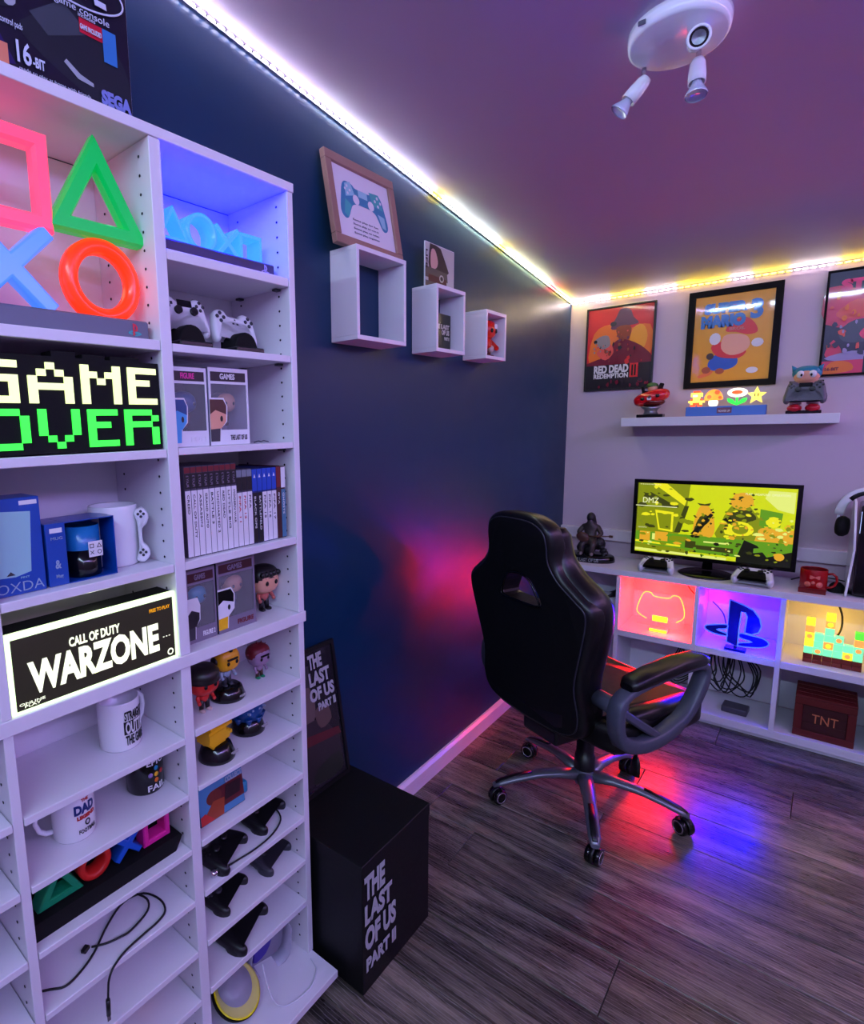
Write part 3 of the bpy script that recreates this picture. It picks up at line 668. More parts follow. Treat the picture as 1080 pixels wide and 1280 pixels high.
def case(i):
    yc = .6645+gw*(i+.5)
    if i < 9: h, lab = .187, 'white game case spine with a dark top band, %s from left on the games shelf' % ordn[i]
    elif i < 12: h, lab = .172, 'white game case with grey top band and football title, %s of its three' % ordn[i-9]
    elif i < 17: h, lab = .170, ('black' if i < 14 else 'white')+' spined game case with bright blue top, %s of the blue topped cases' % ordn[i-12]
    elif i == 17: h, lab = .172, 'dark maroon game case near the right end of the games row'
    else: h, lab = .170, 'game case with white top and blue green cover art, last on the right'
    t = shelf_root('game_case', lab, 'game case', yc, 1.1985, .1175, 'video game cases on the shelf')
    a = gw/2-.0004
    B().box(-a, a, -.0675, .0675, 0, h, .0012).obj('case', case_clear if i < 12 else (navy if i < 17 else M('dark_maroon_card')), t)
    f = -.0678
    bandh = .045 if i < 9 else (.047 if i < 12 else .050)
    body = spine_w
    if i in (12, 13): body = spine_k
    if i == 17: body = M('dark_maroon_card')
    if i == 18: body = M('cover_art_blue', (70, 120, 150), .4)
    B().box(-a*.95, a*.95, f-.0004, f, .002, h-bandh-.004).obj('spine_label', body, t)
    if i < 9:
        B().box(-a*.95, a*.95, f-.0004, f, h-bandh, h-.014).obj('top_band', spine_k, t)
        B().box(-a*.95, a*.95, f-.0004, f, h-.013, h-.002).obj('logo_patch', maroon if i < 9 else spine_g, t)
        text(t, 'PLAY 3', h-bandh+.004, -a*.4, h-.018, a*.4, M('grey_card'), f-.0006, .02, lay=lambda X, Y, Z: (Z, Y, X) if False else (-Z*-1, Y, (h-bandh)*2+.031-X-.031+.0 if False else X))
    elif i < 12:
        B().box(-a*.95, a*.95, f-.0004, f, h-bandh, h-.018).obj('top_band', spine_k, t); B().box(-a*.95, a*.95, f-.0004, f, h-.017, h-.002).obj('logo_patch', spine_g, t)
    elif i < 17:
        B().box(-a*.95, a*.95, f-.0004, f, h-bandh, h-.001).obj('top_band', spine_b, t)
        B().prism([(-a*.4, h-.02), (a*.4, h-.02), (0, h-.012)], f-.0004, f-.0008).obj('logo_patch', txtw, t)
    else:
        B().box(-a*.95, a*.95, f-.0004, f, h-bandh, h-.002).obj('top_band', spine_w if i == 18 else maroon, t)
    # title runs down the spine
    L0, L1 = .03, h-bandh-.012
    tl = min(L1-L0, .0072*len(titles[i])*(1.0+.3*random.random()))
    text(t, titles[i], 0, -a*.34, tl, a*.34, txtw if i in (12, 13, 17, 18) else (spine_red if i in (9, 10) else txtk), f-.0005, 0, lay=lambda X, Y, Z: (Z, Y, L1-X))
    return t
for i in range(19): case(i)

# ---------------------------------------------------------------- boxes and mugs in column two
boxblue = M('cobalt_carton', (10, 70, 165), .35, coat=.4)
t = shelf_root('gift_box', 'tall cobalt blue carton with a pale glass pictured on its front', 'box', .335, 1.1995, .14, None, .0)
B().box(-.033, .050, -.035, .035, 0, .158, .001).obj('carton', boxblue, t)
art(t, -.033, .03, .038, .14, -.0354, [([(.0, .02), (.5, 0), (.85, .05), (.95, .95), (0, 1)], M('pale_mint_print', (150, 200, 205), .4)), ([(.3, .03), (.5, .03), (.4, .09)], dgrey)], 'printed_glass')
B().box(.018, .046, -.0356, -.0352, .146, .153).obj('paper_label', txtw, t)
text(t, 'PINT', .01, .026, .024, .029, M('pale_mint_print'), -.0354, .01); text(t, 'OXDA', -.028, .005, .046, .021, M('pale_blue_vinyl'), -.0354, -.01)
t = shelf_root('gift_box', 'open fronted cobalt carton showing a black and blue mug inside', 'box', .452, 1.1995, .135)
B().box(-.062, -.028, -.04, .035, 0, .108, .001).box(-.028, .062, .033, .035, 0, .108).box(.0605, .062, -.04, .035, 0, .108).box(-.028, .062, -.04, .035, 0, .0015).box(-.028, .062, -.04, .035, .1065, .108).obj('carton', boxblue, t)
B().box(-.055, -.034, -.0405, -.04, .092, .1).obj('paper_label', txtw, t)
text(t, 'MUG', -.054, .08, -.034, .085, M('pale_blue_vinyl'), -.0402, 0); text(t, '&', -.05, .03, -.04, .045, M('pale_blue_vinyl'), -.0402, .02); text(t, 'Mug', -.05, .012, -.038, .02, M('pale_blue_vinyl'), -.0402, .02)
t = shelf_root('mug', 'black and blue mug inside the open cobalt carton, with white square patch', 'mug', .469, 1.2012, .137)
B().lathe([(.001, 0), (.029, 0), (.031, .003), (.031, .049)], n=32).obj('lower_body', gblack, t)
B().lathe([(.031, .0492), (.0312, .092), (.029, .092), (.029, .055), (.001, .052)], n=32, cap=False).obj('upper_body', M('mid_blue_glaze', (25, 110, 175), .25), t)
B().prism(rect(-.004, .036, .022, .064), -.0330, -.0322).obj('patch', txtw, t)
for sx, sz, k in ((.002, .056, 'sq'), (.016, .056, 'tri'), (.002, .044, 'x'), (.016, .044, 'o')):
    bb = {'sq': icon_square(sx, sz, .0032, .0011, -.0334, -.0331, 0), 'tri': icon_tri(sx, sz-.001, .0046, .0011, -.0334, -.0331, 0), 'x': icon_cross(sx, sz, .0046, .0011, -.0334, -.0331, 0), 'o': icon_circle(sx, sz, .0034, .0011, -.0334, -.0331, 0)}[k]
    bb.obj('patch_icon', txtk, t)

def mug(label, y, z, x, r, h, mt, inner, handle_side, hang=0, group=None, loc=None, rz=None, handle_m=None, handle=True):
    t = shelf_root('mug', label, 'mug', y, z, x, group) if loc is None else thing('mug', label, 'mug', loc, rz or 0)
    B().lathe([(.001, 0), (r*.92, 0), (r, .004), (r, h-.002), (r-.001, h), (r-.003, h-.002), (r-.0035, .008), (.001, .006)], n=36, cap=False).obj('cup', [mt], t)
    if inner != mt: B().lathe([(r-.0036, h-.003), (r-.0041, .009), (.001, .0075)], n=32, cap=False).obj('inner_glaze', inner, t)
    if handle:
        a = handle_side; d = Vector((math.cos(a), math.sin(a), 0)); pts = []
        for s in [(-.002, .80), (.014, .83), (.026, .72), (.029, .52), (.023, .32), (.012, .22), (-.002, .2)]: pts.append(d*(r+s[0]*(h/.095))+Vector((0, 0, s[1]*h)))
        P = []
        for i in range(len(pts)-1):
            for k in range(3): P.append(pts[i].lerp(pts[i+1], k/3))
        P.append(pts[-1])
        B().tube(pts, .0048*h/.095, 10, 0, False, (1, 1.25)).obj('handle', handle_m or mt, t)
    return t
# mug whose handle is a game controller
t = mug('large white mug with a game controller shaped handle, right of blue cartons', .553, 1.1995, .10, .046, .118, gloss_white, gloss_white, 0, handle=False)
t.rotation_euler.z -= .55
hb = B().prism(smooth([(.004, .005), (.018, .0), (.030, .014), (.026, .030), (.018, .040), (.018, .066), (.027, .076), (.031, .093), (.019, .108), (.004, .100), (.006, .088), (.009, .076), (.010, .036), (.008, .020)], 3), -.014, .008, 0, .006, 3, False, lambda a, y, c: (.036+a, y-.018, c+.004))
hb.obj('handle', padwhite, t)
for zc in (.022, .098):
    for dx, dz in ((0, 1), (0, -1), (1, 0), (-1, 0)): B().lathe([(.0028, 0), (.0028, .0015)], (.053+dx*.0052, -.0318, zc+.002+dz*.0052), 8, 0, True, (0, -1, 0)).obj('button', dgrey, t)
t = mug('white mug printed STRAIGHT OUTTA THE in black blocks, below the light box', .524, .8325, .115, .041, .100, gloss_white, gloss_white, .35)
for i, (s, z0, z1, inv) in enumerate((('STRAIGHT', .064, .083, 0), ('OUTTA', .036, .061, 1), ('THE GAME', .013, .033, 0))):
    if inv: 
        bb = B(); n = 12
        rings = [[((.0415)*math.sin(a), -(.0415)*math.cos(a), zz) for zz in (z0-.001, z1+.001)] for a in [(-.29+1.25*k/n) for k in range(n+1)]]
        for k in range(n): bb.bm.faces.new([bb.bm.verts.new(p) for p in (rings[k][0], rings[k+1][0], rings[k+1][1], rings[k][1])])
        bb.obj('print_block', txtk, t)
    text(t, s, -.010 if not inv else -.009, z0, .036, z1, txtw if inv else txtk, -.0008, .03, wrap=.0412)
t = mug('white mug printed DAD in navy with a red banner, handle turned left', .412, .7055, .125, .039, .092, gloss_white, gloss_white, PI-.15)
text(t, 'THE', .0, .078, .014, .084, spine_red, -.0004, .03, wrap=.0392); text(t, 'DAD', -.014, .055, .027, .074, navy, -.0004, .05, wrap=.0392)
text(t, 'LEGEND', -.010, .044, .028, .052, spine_red, -.0004, .07, wrap=.0392); text(t, 'O', .004, .028, .015, .041, txtk, -.0004, .03, wrap=.0392); text(t, 'FOOTBALL', -.008, .016, .028, .024, txtk, -.0004, .02, wrap=.0392)
t = mug('black mug printed EPIC FAIL with coloured dots, white inside and handle', .577, .7055, .105, .039, .090, gblack, gloss_white, .3, handle_m=gloss_white)
B().lathe([(.0395, .0865), (.0398, .0905), (.0385, .0905)], n=32, cap=False).obj('rim', gloss_white, t)
text(t, 'EPIC', -.016, .064, .024, .078, txtw, -.0004, .02, wrap=.0392); text(t, 'FAIL', -.016, .008, .026, .021, txtw, -.0004, .02, wrap=.0392)
for (cx, cz, mt) in ((.004, .056, teal), (-.009, .043, M('lilac_dot', (150, 120, 180), .4)), (.004, .042, yellow), (.018, .043, spine_red), (.004, .029, orange)):
    a = cx/.0394; B().lathe([(.0052, 0), (.005, .0008), (.001, .001)], (.0392*math.sin(a), -.0392*math.cos(a), cz), 12, 0, True, (math.sin(a), -math.cos(a), 0)).obj('printed_dot', mt, t)

# ---- unlit icon lamp (black base) on lower shelf
t = shelf_root('icon_lamp', 'unlit black icon lamp with green triangle, red ring, blue cross, pink square', 'lamp', .459, .5785, .13)
B().prism([(-.155, 0), (.135, 0), (.152, .028), (.148, .034), (-.155, .034)], -.05, .06).obj('base', mblack, t)
B().box(-.155, .150, .010, .060, .034, .06, .003).obj('back_block', mblack, t)
icon_tri(-.098, .064, .036, .013, -.035, .0, .003).obj('triangle', green, t); icon_circle(-.03, .068, .026, .013, -.035, .0, .003).obj('ring', vinyl_red, t)
icon_cross(.038, .066, .036, .013, -.035, .0, .003).obj('cross', M('mid_blue_plastic', (25, 90, 200), .4), t); icon_square(.103, .066, .025, .012, -.035, .0, .003).obj('square', pink, t)

# ---- black usb cable draped over two shelves
cable_m = M('black_cable', (12, 12, 14), .5)
t = shelf_root('charging_cable', 'black charging cable looped on the shelf with its tip hanging over the edge', 'cable', .45, .4555, .14)
def L(y, x, z): return (y-.45, .14-x, z)
p = [L(.304, .15, .003), L(.325, .165, .003), L(.346, .180, .003), L(.377, .174, .003), L(.414, .155, .003), L(.464, .116, .004), L(.513, .091, .004), L(.554, .103, .004), L(.568, .145, .004), L(.559, .178, .004), L(.534, .190, .004), L(.497, .194, .004), L(.455, .200, .004), L(.425, .2095, .0), L(.412, .2135, -.014), L(.408, .2145, -.035), L(.406, .2145, -.055)]
p = [Vector(q) for q in p]
B().tube(smooth([tuple(q) for q in p], 4, False), .0022, 8).obj('cord', cable_m, t)
p = [L(.415, .143, .006), L(.438, .160, .008), L(.462, .168, .0085), L(.486, .168, .006), L(.534, .150, .004), L(.548, .125, .0082), L(.536, .086, .0085)]
B().tube(smooth(p, 4, False), .0022, 8).obj('cord', cable_m, t)
B().box(-.008, .008, -.006, .006, -.004, .004, .002).obj('plug', black, t, L(.405, .137, .0048), (0, 0, .5))
B().tube([L(.406, .2145, -.052), L(.405, .2145, -.085)], .0042, 10).obj('connector_grip', black, t)
B().box(-.0035, .0035, -.0015, .0015, -.012, 0, .0006).obj('connector_tip', chrome, t, L(.405, .2145, -.085))
# ---- orange ball like item
t = shelf_root('orange_dome', 'round orange patterned dome on a low shelf', 'ornament', .53, .2085, .09)
B().ell((0, 0, .036), (.042, .042, .036), 24, 14).obj('dome', M('amber_plastic', (190, 110, 15), .35), t)
B().lathe([(.020, 0), (.025, .003), (.025, .006)], (0, 0, 0), 20).obj('foot', brown, t)

# ---------------------------------------------------------------- lower cells of column three
t = shelf_root('comic_case', 'small game boxed set with red and blue cover art leaning on the shelf', 'game case', .735, .5835, .165)
rx = Euler((-.12, 0, 0))
B().box(-.072, .058, -.009, .009, .0, .088, .002).obj('case', M('dark_teal_plastic', (16, 60, 84), .35), t, (0, 0, 0), rx)
ap = bpy.data.objects.new('cover_print', None); 
def lean(X, Y, Z):
    v = Vector((X, Y, Z)); v.rotate(rx); return v
art(t, -.070, .003, .056, .085, -.0094, [(rect(0, 0, 1, 1), M('print_sky', (70, 130, 175), .4)), (rect(.35, .2, 1, .8), M('print_maroon', (90, 22, 34), .4)), (circ(.33, .6, .17, 16, .2), M('print_brown', (105, 40, 35), .4)), ([(.1, 0), (.5, 0), (.55, .45), (.3, .5), (.1, .2)], M('print_rust', (150, 60, 35), .4)), ([(0, 0), (.3, 0), (.1, .3), (0, .25)], spine_red), ([(.55, .35), (.9, .35), (.95, .72), (.6, .75)], M('print_dark', (40, 14, 22), .4))], lay=lean)
text(t, 'COLLECT', .004, .070, .054, .083, M('pale_blue_vinyl'), -.0115, .05, lay=lean)
B().box(.015, .085, .012, .05, .0, .030, .006, 0, 2).obj('tray', teal, t)

def shelf_pad(label, y, x, z, rzz, w, body, dark, tilt=-PI/2+.18):
    return gamepad('game_controller', label, (x, y, z), PI/2+rzz, w, body, dark, rx=tilt, btn=dark)
padblack = M('controller_black', (16, 16, 19), .42)
shelf_pad('black wired controller at the right of the controller and cable shelf', .885, .115, .4775, .35, .118, padblack, black)
shelf_pad('black wired controller with silver trim at left of its shelf', .735, .14, .4775, .45, .118, padblack, black)
t = shelf_root('loose_cord', 'black cord curving across the shelf between the two wired controllers', 'cable', .80, .4605, .15)
B().tube(smooth([(-.10, -.035, .003), (-.05, -.04, .003), (.0, -.045, .003), (.06, -.04, .003), (.11, -.018, .003), (.13, .02, .003), (.125, .05, .003)], 4, False), .0021, 8).obj('cord', cable_m, t)
B().lathe([(.008, 0), (.009, .012), (.006, .018)], (-.108, -.036, .0095), 14, 0, True, (-1, 0, 0)).obj('plug', chrome, t)
shelf_pad('dark controller with grey sticks at the right end of the controller shelf below', .90, .12, .3515, .3, .112, dgrey, black)
shelf_pad('dark grey controller at the left of the lower controller shelf', .745, .125, .3515, .42, .112, padblack, dgrey)
shelf_pad('matt black controller alone on the lowest narrow shelf', .785, .125, .2335, .40, .14, padblack, mblack)
# clear visor shaped items on the base board
t = shelf_root('face_visor', 'yellow rimmed translucent bowl shaped item at left of base board', 'packaging', .745, .0505, .155, None, .2)
tl_ = Vector((0, -.55, .84)).normalized()
B().lathe([(.030, .006), (.046, .001), (.058, .006), (.062, .016), (.058, .015), (.045, .008), (.030, .010)], (0, 0, .034), 40, 0, True, tl_, False).obj('rim', M('lemon_rim', (240, 228, 4), .35), t)
B().lathe([(.001, .013), (.046, .013), (.046, .0155), (.001, .0155)], (0, .006, .044), 32, 0, True, tl_).obj('film', M('frosted_grey', (150, 145, 165), .3, alpha=.8), t)
B().lathe([(.0585, .0165), (.055, .03), (.035, .045), (.001, .052)], (0, 0, .034), 32, 0, True, tl_, False).obj('dome', M('clear_dome', (215, 215, 230), .15, alpha=.25), t)
B().lathe([(.001, -.006), (.06, -.004), (.0635, .012), (.0625, .012), (.058, .0)], (0, 0, .034), 36, 0, True, tl_, False).obj('back_shell', mblack, t)
t = shelf_root('clear_pack', 'clear curved plastic pack with a violet insert standing on base board', 'packaging', .87, .0505, .14, None, -.25)
B().bar_loop([tuple(p) for p in smooth([(-.05, .003), (.04, .003), (.06, .05), (.055, .11), (-.01, .125), (-.05, .09)], 3)], .003, -.022, .02).obj('rim', M('frosted_white', (205, 205, 225), .3, alpha=.6), t)
B().prism(smooth([(-.048, .004), (.038, .004), (.057, .05), (.052, .107), (-.01, .122), (-.048, .088)], 3), .016, .018).obj('back', M('frosted_grey'), t)
B().prism(smooth([(-.04, .02), (.0, .03), (.02, .08), (-.02, .095)], 3), .004, .014, 0, .003, 2).obj('insert', M('violet_insert', (60, 40, 150), .4), t)
t = shelf_root('white_cord', 'thin white cord looping over the base board', 'cable', .85, .0505, .23)
B().tube(smooth([(-.05, .03, .10), (-.055, .01, .06), (-.05, -.008, .02), (-.035, -.022, .004), (-.015, -.032, .0025), (.01, -.038, .0025), (.05, -.04, .0025), (.09, -.02, .0025), (.10, .0, .0025), (.104, .012, .0025)], 4, False), .0017, 8).obj('cord', M('white_cable', (215, 215, 225), .4), t)

# ---------------------------------------------------------------- console carton on top
t = shelf_root('console_box', 'large dark retail carton with a pictured black console on top of shelves', 'box', .45, 1.9915, .070)
B().box(-.28, .176, -.08, .065, 0, .29, .001).obj('carton', M('carton_white_edge', (190, 190, 205), .5), t)
ink = M('ink_navy', (12, 10, 30), .3, coat=.5)
art(t, -.279, .001, .175, .289, -.0803, [(rect(0, 0, 1, 1), ink),
    ([(.42, .05), (.56, .12), (.42, .5), (.3, .6), (.1, .5)], M('ink_violet', (34, 16, 84), .35)),
    (smooth([(.64, .42), (.80, .62), (.93, .45), (.99, .3), (.98, .12), (.85, .10), (.66, .22), (.58, .32)], 3), M('ink_charcoal', (30, 34, 42), .3)),
    ([(.62, .42), (.74, .56), (.84, .45), (.68, .34)], M('ink_grey', (62, 68, 78), .3)),
    (smooth([(.3, .95), (.5, .9), (.6, .62), (.57, .42), (.48, .38), (.3, .55)], 3), M('ink_charcoal')),
    (smooth([(.45, .95), (.52, .9), (.58, .66), (.55, .6), (.49, .8)], 3), M('ink_grey')),
    (smooth([(.53, .50), (.57, .52), (.575, .42), (.54, .40)], 3), M('ink_silver', (160, 165, 175), .3)),
    (rect(.80, .44, .89, .52), M('ink_red', (200, 20, 50), .35)),
    ([(.74, .26), (.79, .21), (.84, .19), (.84, .17), (.78, .18), (.73, .24)], M('ink_silver')),
    (rect(.89, .34, .945, .52), M('ink_blue', (50, 120, 190), .35)),
    (rect(.50, .09, .535, .2), M('ink_peach', (220, 130, 100), .35))], 'printed_cover')
sil = M('ink_white', (205, 210, 230), .35)
text(t, '16', -.024, .038, -.002, .070, sil, -.0845, .02); text(t, '-BIT', .0, .040, .019, .055, sil, -.0845, .03)
text(t, 'SEGA', .114, .028, .171, .052, M('ink_lilac', (120, 130, 200), .35), -.0845, .06)
text(t, 'DRIVE', .0, .180, .135, .232, sil, -.0845, .02, shear=-.2); text(t, 'video game console', .0, .152, .138, .166, sil, -.0845, .0)
text(t, 'includes', .082, .150, .112, .146+.010, sil, -.0845, .0); text(t, 'GAME INCLUDED', .084, .132, .122, .140, sil, -.0845, .03)
text(t, 'made to play at home with friends', -.022, .026, .094, .033, sil, -.0845, -.01); text(t, '2 control pads', -.05, .083, -.012, .095, sil, -.0845, .0)
bb = B().bar_loop([tuple(p) for p in circ(.075, .200, .092, 40, .034)], .003, -.0848, -.0842); bb.obj('logo_oval', sil, t)

# ================================================================ THINGS ON THE NAVY WALL
def wall_root(name, label, cat, y, z, x=0, group=None, dr=0, rx=0): return thing(name, label, cat, (x, y, z), PI/2+dr, group, rx)
def cube_shelf(label, y0, y1, z0, z1, d=.10):
    t = wall_root('box_shelf', label, 'wall shelf', (y0+y1)/2, z0, 0, 'white box shelves on the navy wall')
    a = (y1-y0)/2; h = z1-z0; k = .013
    B().box(-a, a, -d, -.001, 0, k, .0008).obj('bottom_panel', white, t)
    B().box(-a, a, -d, -.001, h-k, h, .0008).obj('top_panel', white, t)
    B().box(-a, -a+k, -d, -.001, k+.0002, h-k-.0002, .0008).obj('side_panel', white, t)
    B().box(a-k, a, -d, -.001, k+.0002, h-k-.0002, .0008).obj('side_panel', white, t)
    return t
cube_shelf('largest white box shelf, empty, with the wooden picture frame standing on it', 1.346, 1.600, 1.705, 1.965)
cube_shelf('middle sized white box shelf between the other two, holding a dark game case', 1.788, 1.993, 1.705, 1.929)
cube_shelf('smallest white box shelf with a red figurine inside', 2.166, 2.350, 1.707, 1.893)
# wooden frame with controller print
wood = M('pinkish_oak', (150, 112, 100), .5)
t = wall_root('picture_frame', 'wooden framed print of a blue game controller standing on a white box shelf', 'picture', 1.298, 1.9665, .062, None, 0, -.17)
fw, fh, kk = .335, .262, .027
t.rotation_euler = (Matrix.Rotation(PI/2, 3, 'Z') @ Matrix.Rotation(-.17, 3, 'X')).to_euler()
for nm, q in (('frame_rail', (0, fw, 0, kk)), ('frame_rail', (0, fw, fh-kk, fh)), ('frame_stile', (0, kk, kk+.0003, fh-kk-.0003)), ('frame_stile', (fw-kk, fw, kk+.0003, fh-kk-.0003))):
    B().box(q[0], q[1], -.009, .009, q[2], q[3], .0015).obj(nm, wood, t)
B().box(kk, fw-kk, 0, .006, kk, fh-kk).obj('backing', M('cream_mount', (225, 218, 226), .5), t)
wc1 = M('watercolour_blue', (60, 130, 165), .6); wc2 = M('watercolour_teal', (70, 165, 170), .6); wc3 = M('watercolour_pale', (150, 195, 210), .6)
padp = [(x, z) for x, z in PAD] + [(-x, z) for x, z in PAD[-2:0:-1]]
pp = [(.5+p.x*.78, .60+p.y*.74) for p in smooth(padp, 3)]
L_ = [(pp, wc1), ([(.2, .78), (.3, .83), (.36, .66), (.2, .6)], wc3), ([(.62, .8), (.8, .82), (.86, .6), (.68, .62)], wc2), ([(.14, .35), (.2, .3), (.28, .5), (.18, .56)], wc2), ([(.8, .34), (.87, .32), (.86, .5), (.74, .52)], wc3), (rect(.42, .66, .58, .76), wc3)]
for s in (-1, 1): L_ += [(circ(.5+s*.13, .60, .055, 16, .07), M('cream_mount'))]
for dx, dz in ((0, 1), (0, -1), (1, 0), (-1, 0)): L_ += [(circ(.765+dx*.05, .70+dz*.06, .018, 10, .024), M('cream_mount')), (circ(.235+dx*.04, .70+dz*.05, .015, 8, .02), M('cream_mount'))]
art(t, kk, kk, fw-kk, fh-kk, -.0003, L_, step=.0001)
for i, s in enumerate(('Some play for fun', 'Some play to win it', 'Some play to relax', 'Some play together')): text(t, s, .10, .085-i*.013, .225, .092-i*.013, M('grey_print', (90, 95, 110), .5), -.0012, 0)
# photo card
t = wall_root('photo_card', 'photo card of a long haired person above a dark car on the middle box shelf', 'picture', 1.892, 1.9305, .05)
B().box(-.102, .100, -.002, .002, 0, .146).obj('card', txtw, t)
pg = M('photo_olive', (88, 82, 70), .4, coat=.4)
art(t, -.1, .002, .098, .144, -.0022, [(rect(0, 0, 1, 1), M('photo_grey', (185, 188, 180), .4, coat=.4)), ([(.15, 1), (.1, .55), (.16, .3), (.62, .28), (.82, .45), (.68, .7), (.52, .96), (.35, 1)], M('photo_hair', (48, 38, 36), .4)), (smooth([(.2, .86), (.32, .88), (.42, .65), (.38, .48), (.22, .42), (.17, .6)], 3), M('photo_face', (205, 160, 145), .4)), ([(.0, .45), (.75, .42), (.78, .2), (0, .2)], pg), ([(.1, .28), (.72, .26), (.74, .1), (.1, .1)], M('photo_maroon', (78, 24, 26), .4)), (circ(.55, .25, .08, 14, .09), M('photo_grey')), (circ(.55, .25, .05, 12, .055), M('photo_hair')), (rect(0, 0, .66, .12), pg)])
text(t, 'LIFE', 0, 0, .06, .012, txtk, -.0028, .02, lay=lambda X, Y, Z: (-.097+Z*.9, Y, .12-X))
# game case in the middle box
t = wall_root('game_case', 'dark steel game case with pale lettering inside the middle box shelf', 'game case', 1.905, 1.7183, .045)
B().box(-.068, .068, -.007, .007, 0, .132, .002).obj('case', M('olive_black_steel', (58, 58, 46), .25, .6), t)
cw = M('pale_print', (200, 200, 180), .4)
text(t, 'THE LAST', -.06, .078, .055, .095, cw, -.0075, .05); text(t, 'OF US', -.0, .058, .055, .076, cw, -.0075, .05); text(t, 'PART II', .02, .040, .055, .052, cw, -.0075, .04)
# red figurine
t = wall_root('figurine', 'red masked figurine with a white patch inside the smallest box shelf', 'figurine', 2.27, 1.7203, .05)
vr = M('glossy_red_vinyl', (215, 35, 15), .25)
B().ell((0, 0, .11), (.042, .036, .038), 18, 12, 0, None, .8).obj('head', vr, t)
bb = B().ell((0, 0, .055), (.03, .022, .032), 12, 8)
for s in (-1, 1): bb.tube([(s*.022, 0, .07), (s*.046, -.012, .05), (s*.03, -.034, .035)], [.012, .011, .009], 8)
bb.obj('body', vr, t)
bb = B()
for s in (-1, 1): bb.tube([(s*.013, 0, .035), (s*.018, 0, .006)], [.013, .012], 8).ell((s*.018, -.008, .006), (.013, .02, .006), 8, 6)
bb.obj('legs', M('dark_maroon_vinyl', (90, 10, 10), .3), t)
B().box(.002, .022, -.038, -.034, .112, .13, .002).obj('white_patch', txtw, t)
for s in (-1, 1): B().ell((s*.018, -.034, .103), (.008, .005, .009), 8, 6).obj('eye', gblack, t)
B().ell((-.026, -.034, .03), (.014, .012, .014), 10, 8).obj('held_item', M('pale_vinyl', (200, 170, 165), .4), t)

# ---- black carton on the floor and the framed poster on it
t = wall_root('black_box', 'tall matt black carton printed THE LAST OF US PART II standing on the floor', 'box', 1.158, .001, .19)
B().box(-.158, .162, -.168, .165, 0, .335, .001).obj('lower_box', M('black_carton', (8, 9, 12), .5, spec=.3), t)
B().box(-.160, .164, -.170, .167, .3352, .372, .0015).obj('lid', M('black_carton'), t)
sg = M('worn_white_print', (175, 178, 182), .6)
bt = -.1688
for s, x0, x1, z0, z1 in (('THE', -.150, -.062, .300, .370), ('LAST', -.150, -.030, .232, .290), ('OF US', -.150, -.012, .155, .222), ('PART II', -.146, -.012, .095, .135)):
    text(t, s, x0, z0-.035, x1, z1-.035, sg, bt-.0012 if z1-.035 < .335 else bt-.002, .05)
t = wall_root('framed_poster', 'black framed dark game poster leaning on the navy wall on top of black carton', 'picture', .985, .3745, .085)
t.rotation_euler = (Matrix.Rotation(PI/2, 3, 'Z') @ Matrix.Rotation(-.145, 3, 'X')).to_euler()
B().bar_loop([(.006, .006), (.302, .006), (.302, .424), (.006, .424)], .012, -.006, .006).obj('frame', black, t)
pd = M('poster_charcoal', (34, 30, 38), .25, coat=.5)
art(t, .01, .01, .298, .42, -.001, [(rect(0, 0, 1, 1), pd), ([(.25, .95), (.62, .9), (.6, .72), (.3, .74)], M('poster_dim_grey', (60, 58, 62), .3)), (smooth([(.40, .72), (.58, .75), (.64, .62), (.6, .5), (.42, .5)], 3), M('poster_face', (105, 88, 84), .3)), ([(.35, .5), (.7, .5), (.95, .3), (.95, .05), (.3, .05)], M('poster_jacket', (50, 42, 46), .3)), ([(.35, .42), (.95, .36), (.98, .30), (.4, .34)], M('poster_maroon', (92, 34, 40), .3)), (smooth([(.62, .56), (.8, .58), (.86, .45), (.68, .42)], 3), M('poster_brown', (96, 76, 70), .3)), (smooth([(.55, .14), (.9, .18), (.92, .04), (.5, .04)], 3), M('poster_olive', (38, 42, 34), .3))])
for s, x0, x1, z0, z1 in (('THE', .185, .245, .365, .41), ('LAST', .18, .272, .315, .358), ('OF US', .175, .285, .268, .308), ('PART II', .205, .285, .235, .259)): text(t, s, x0, z0, x1, z1, sg, -.004, .05)

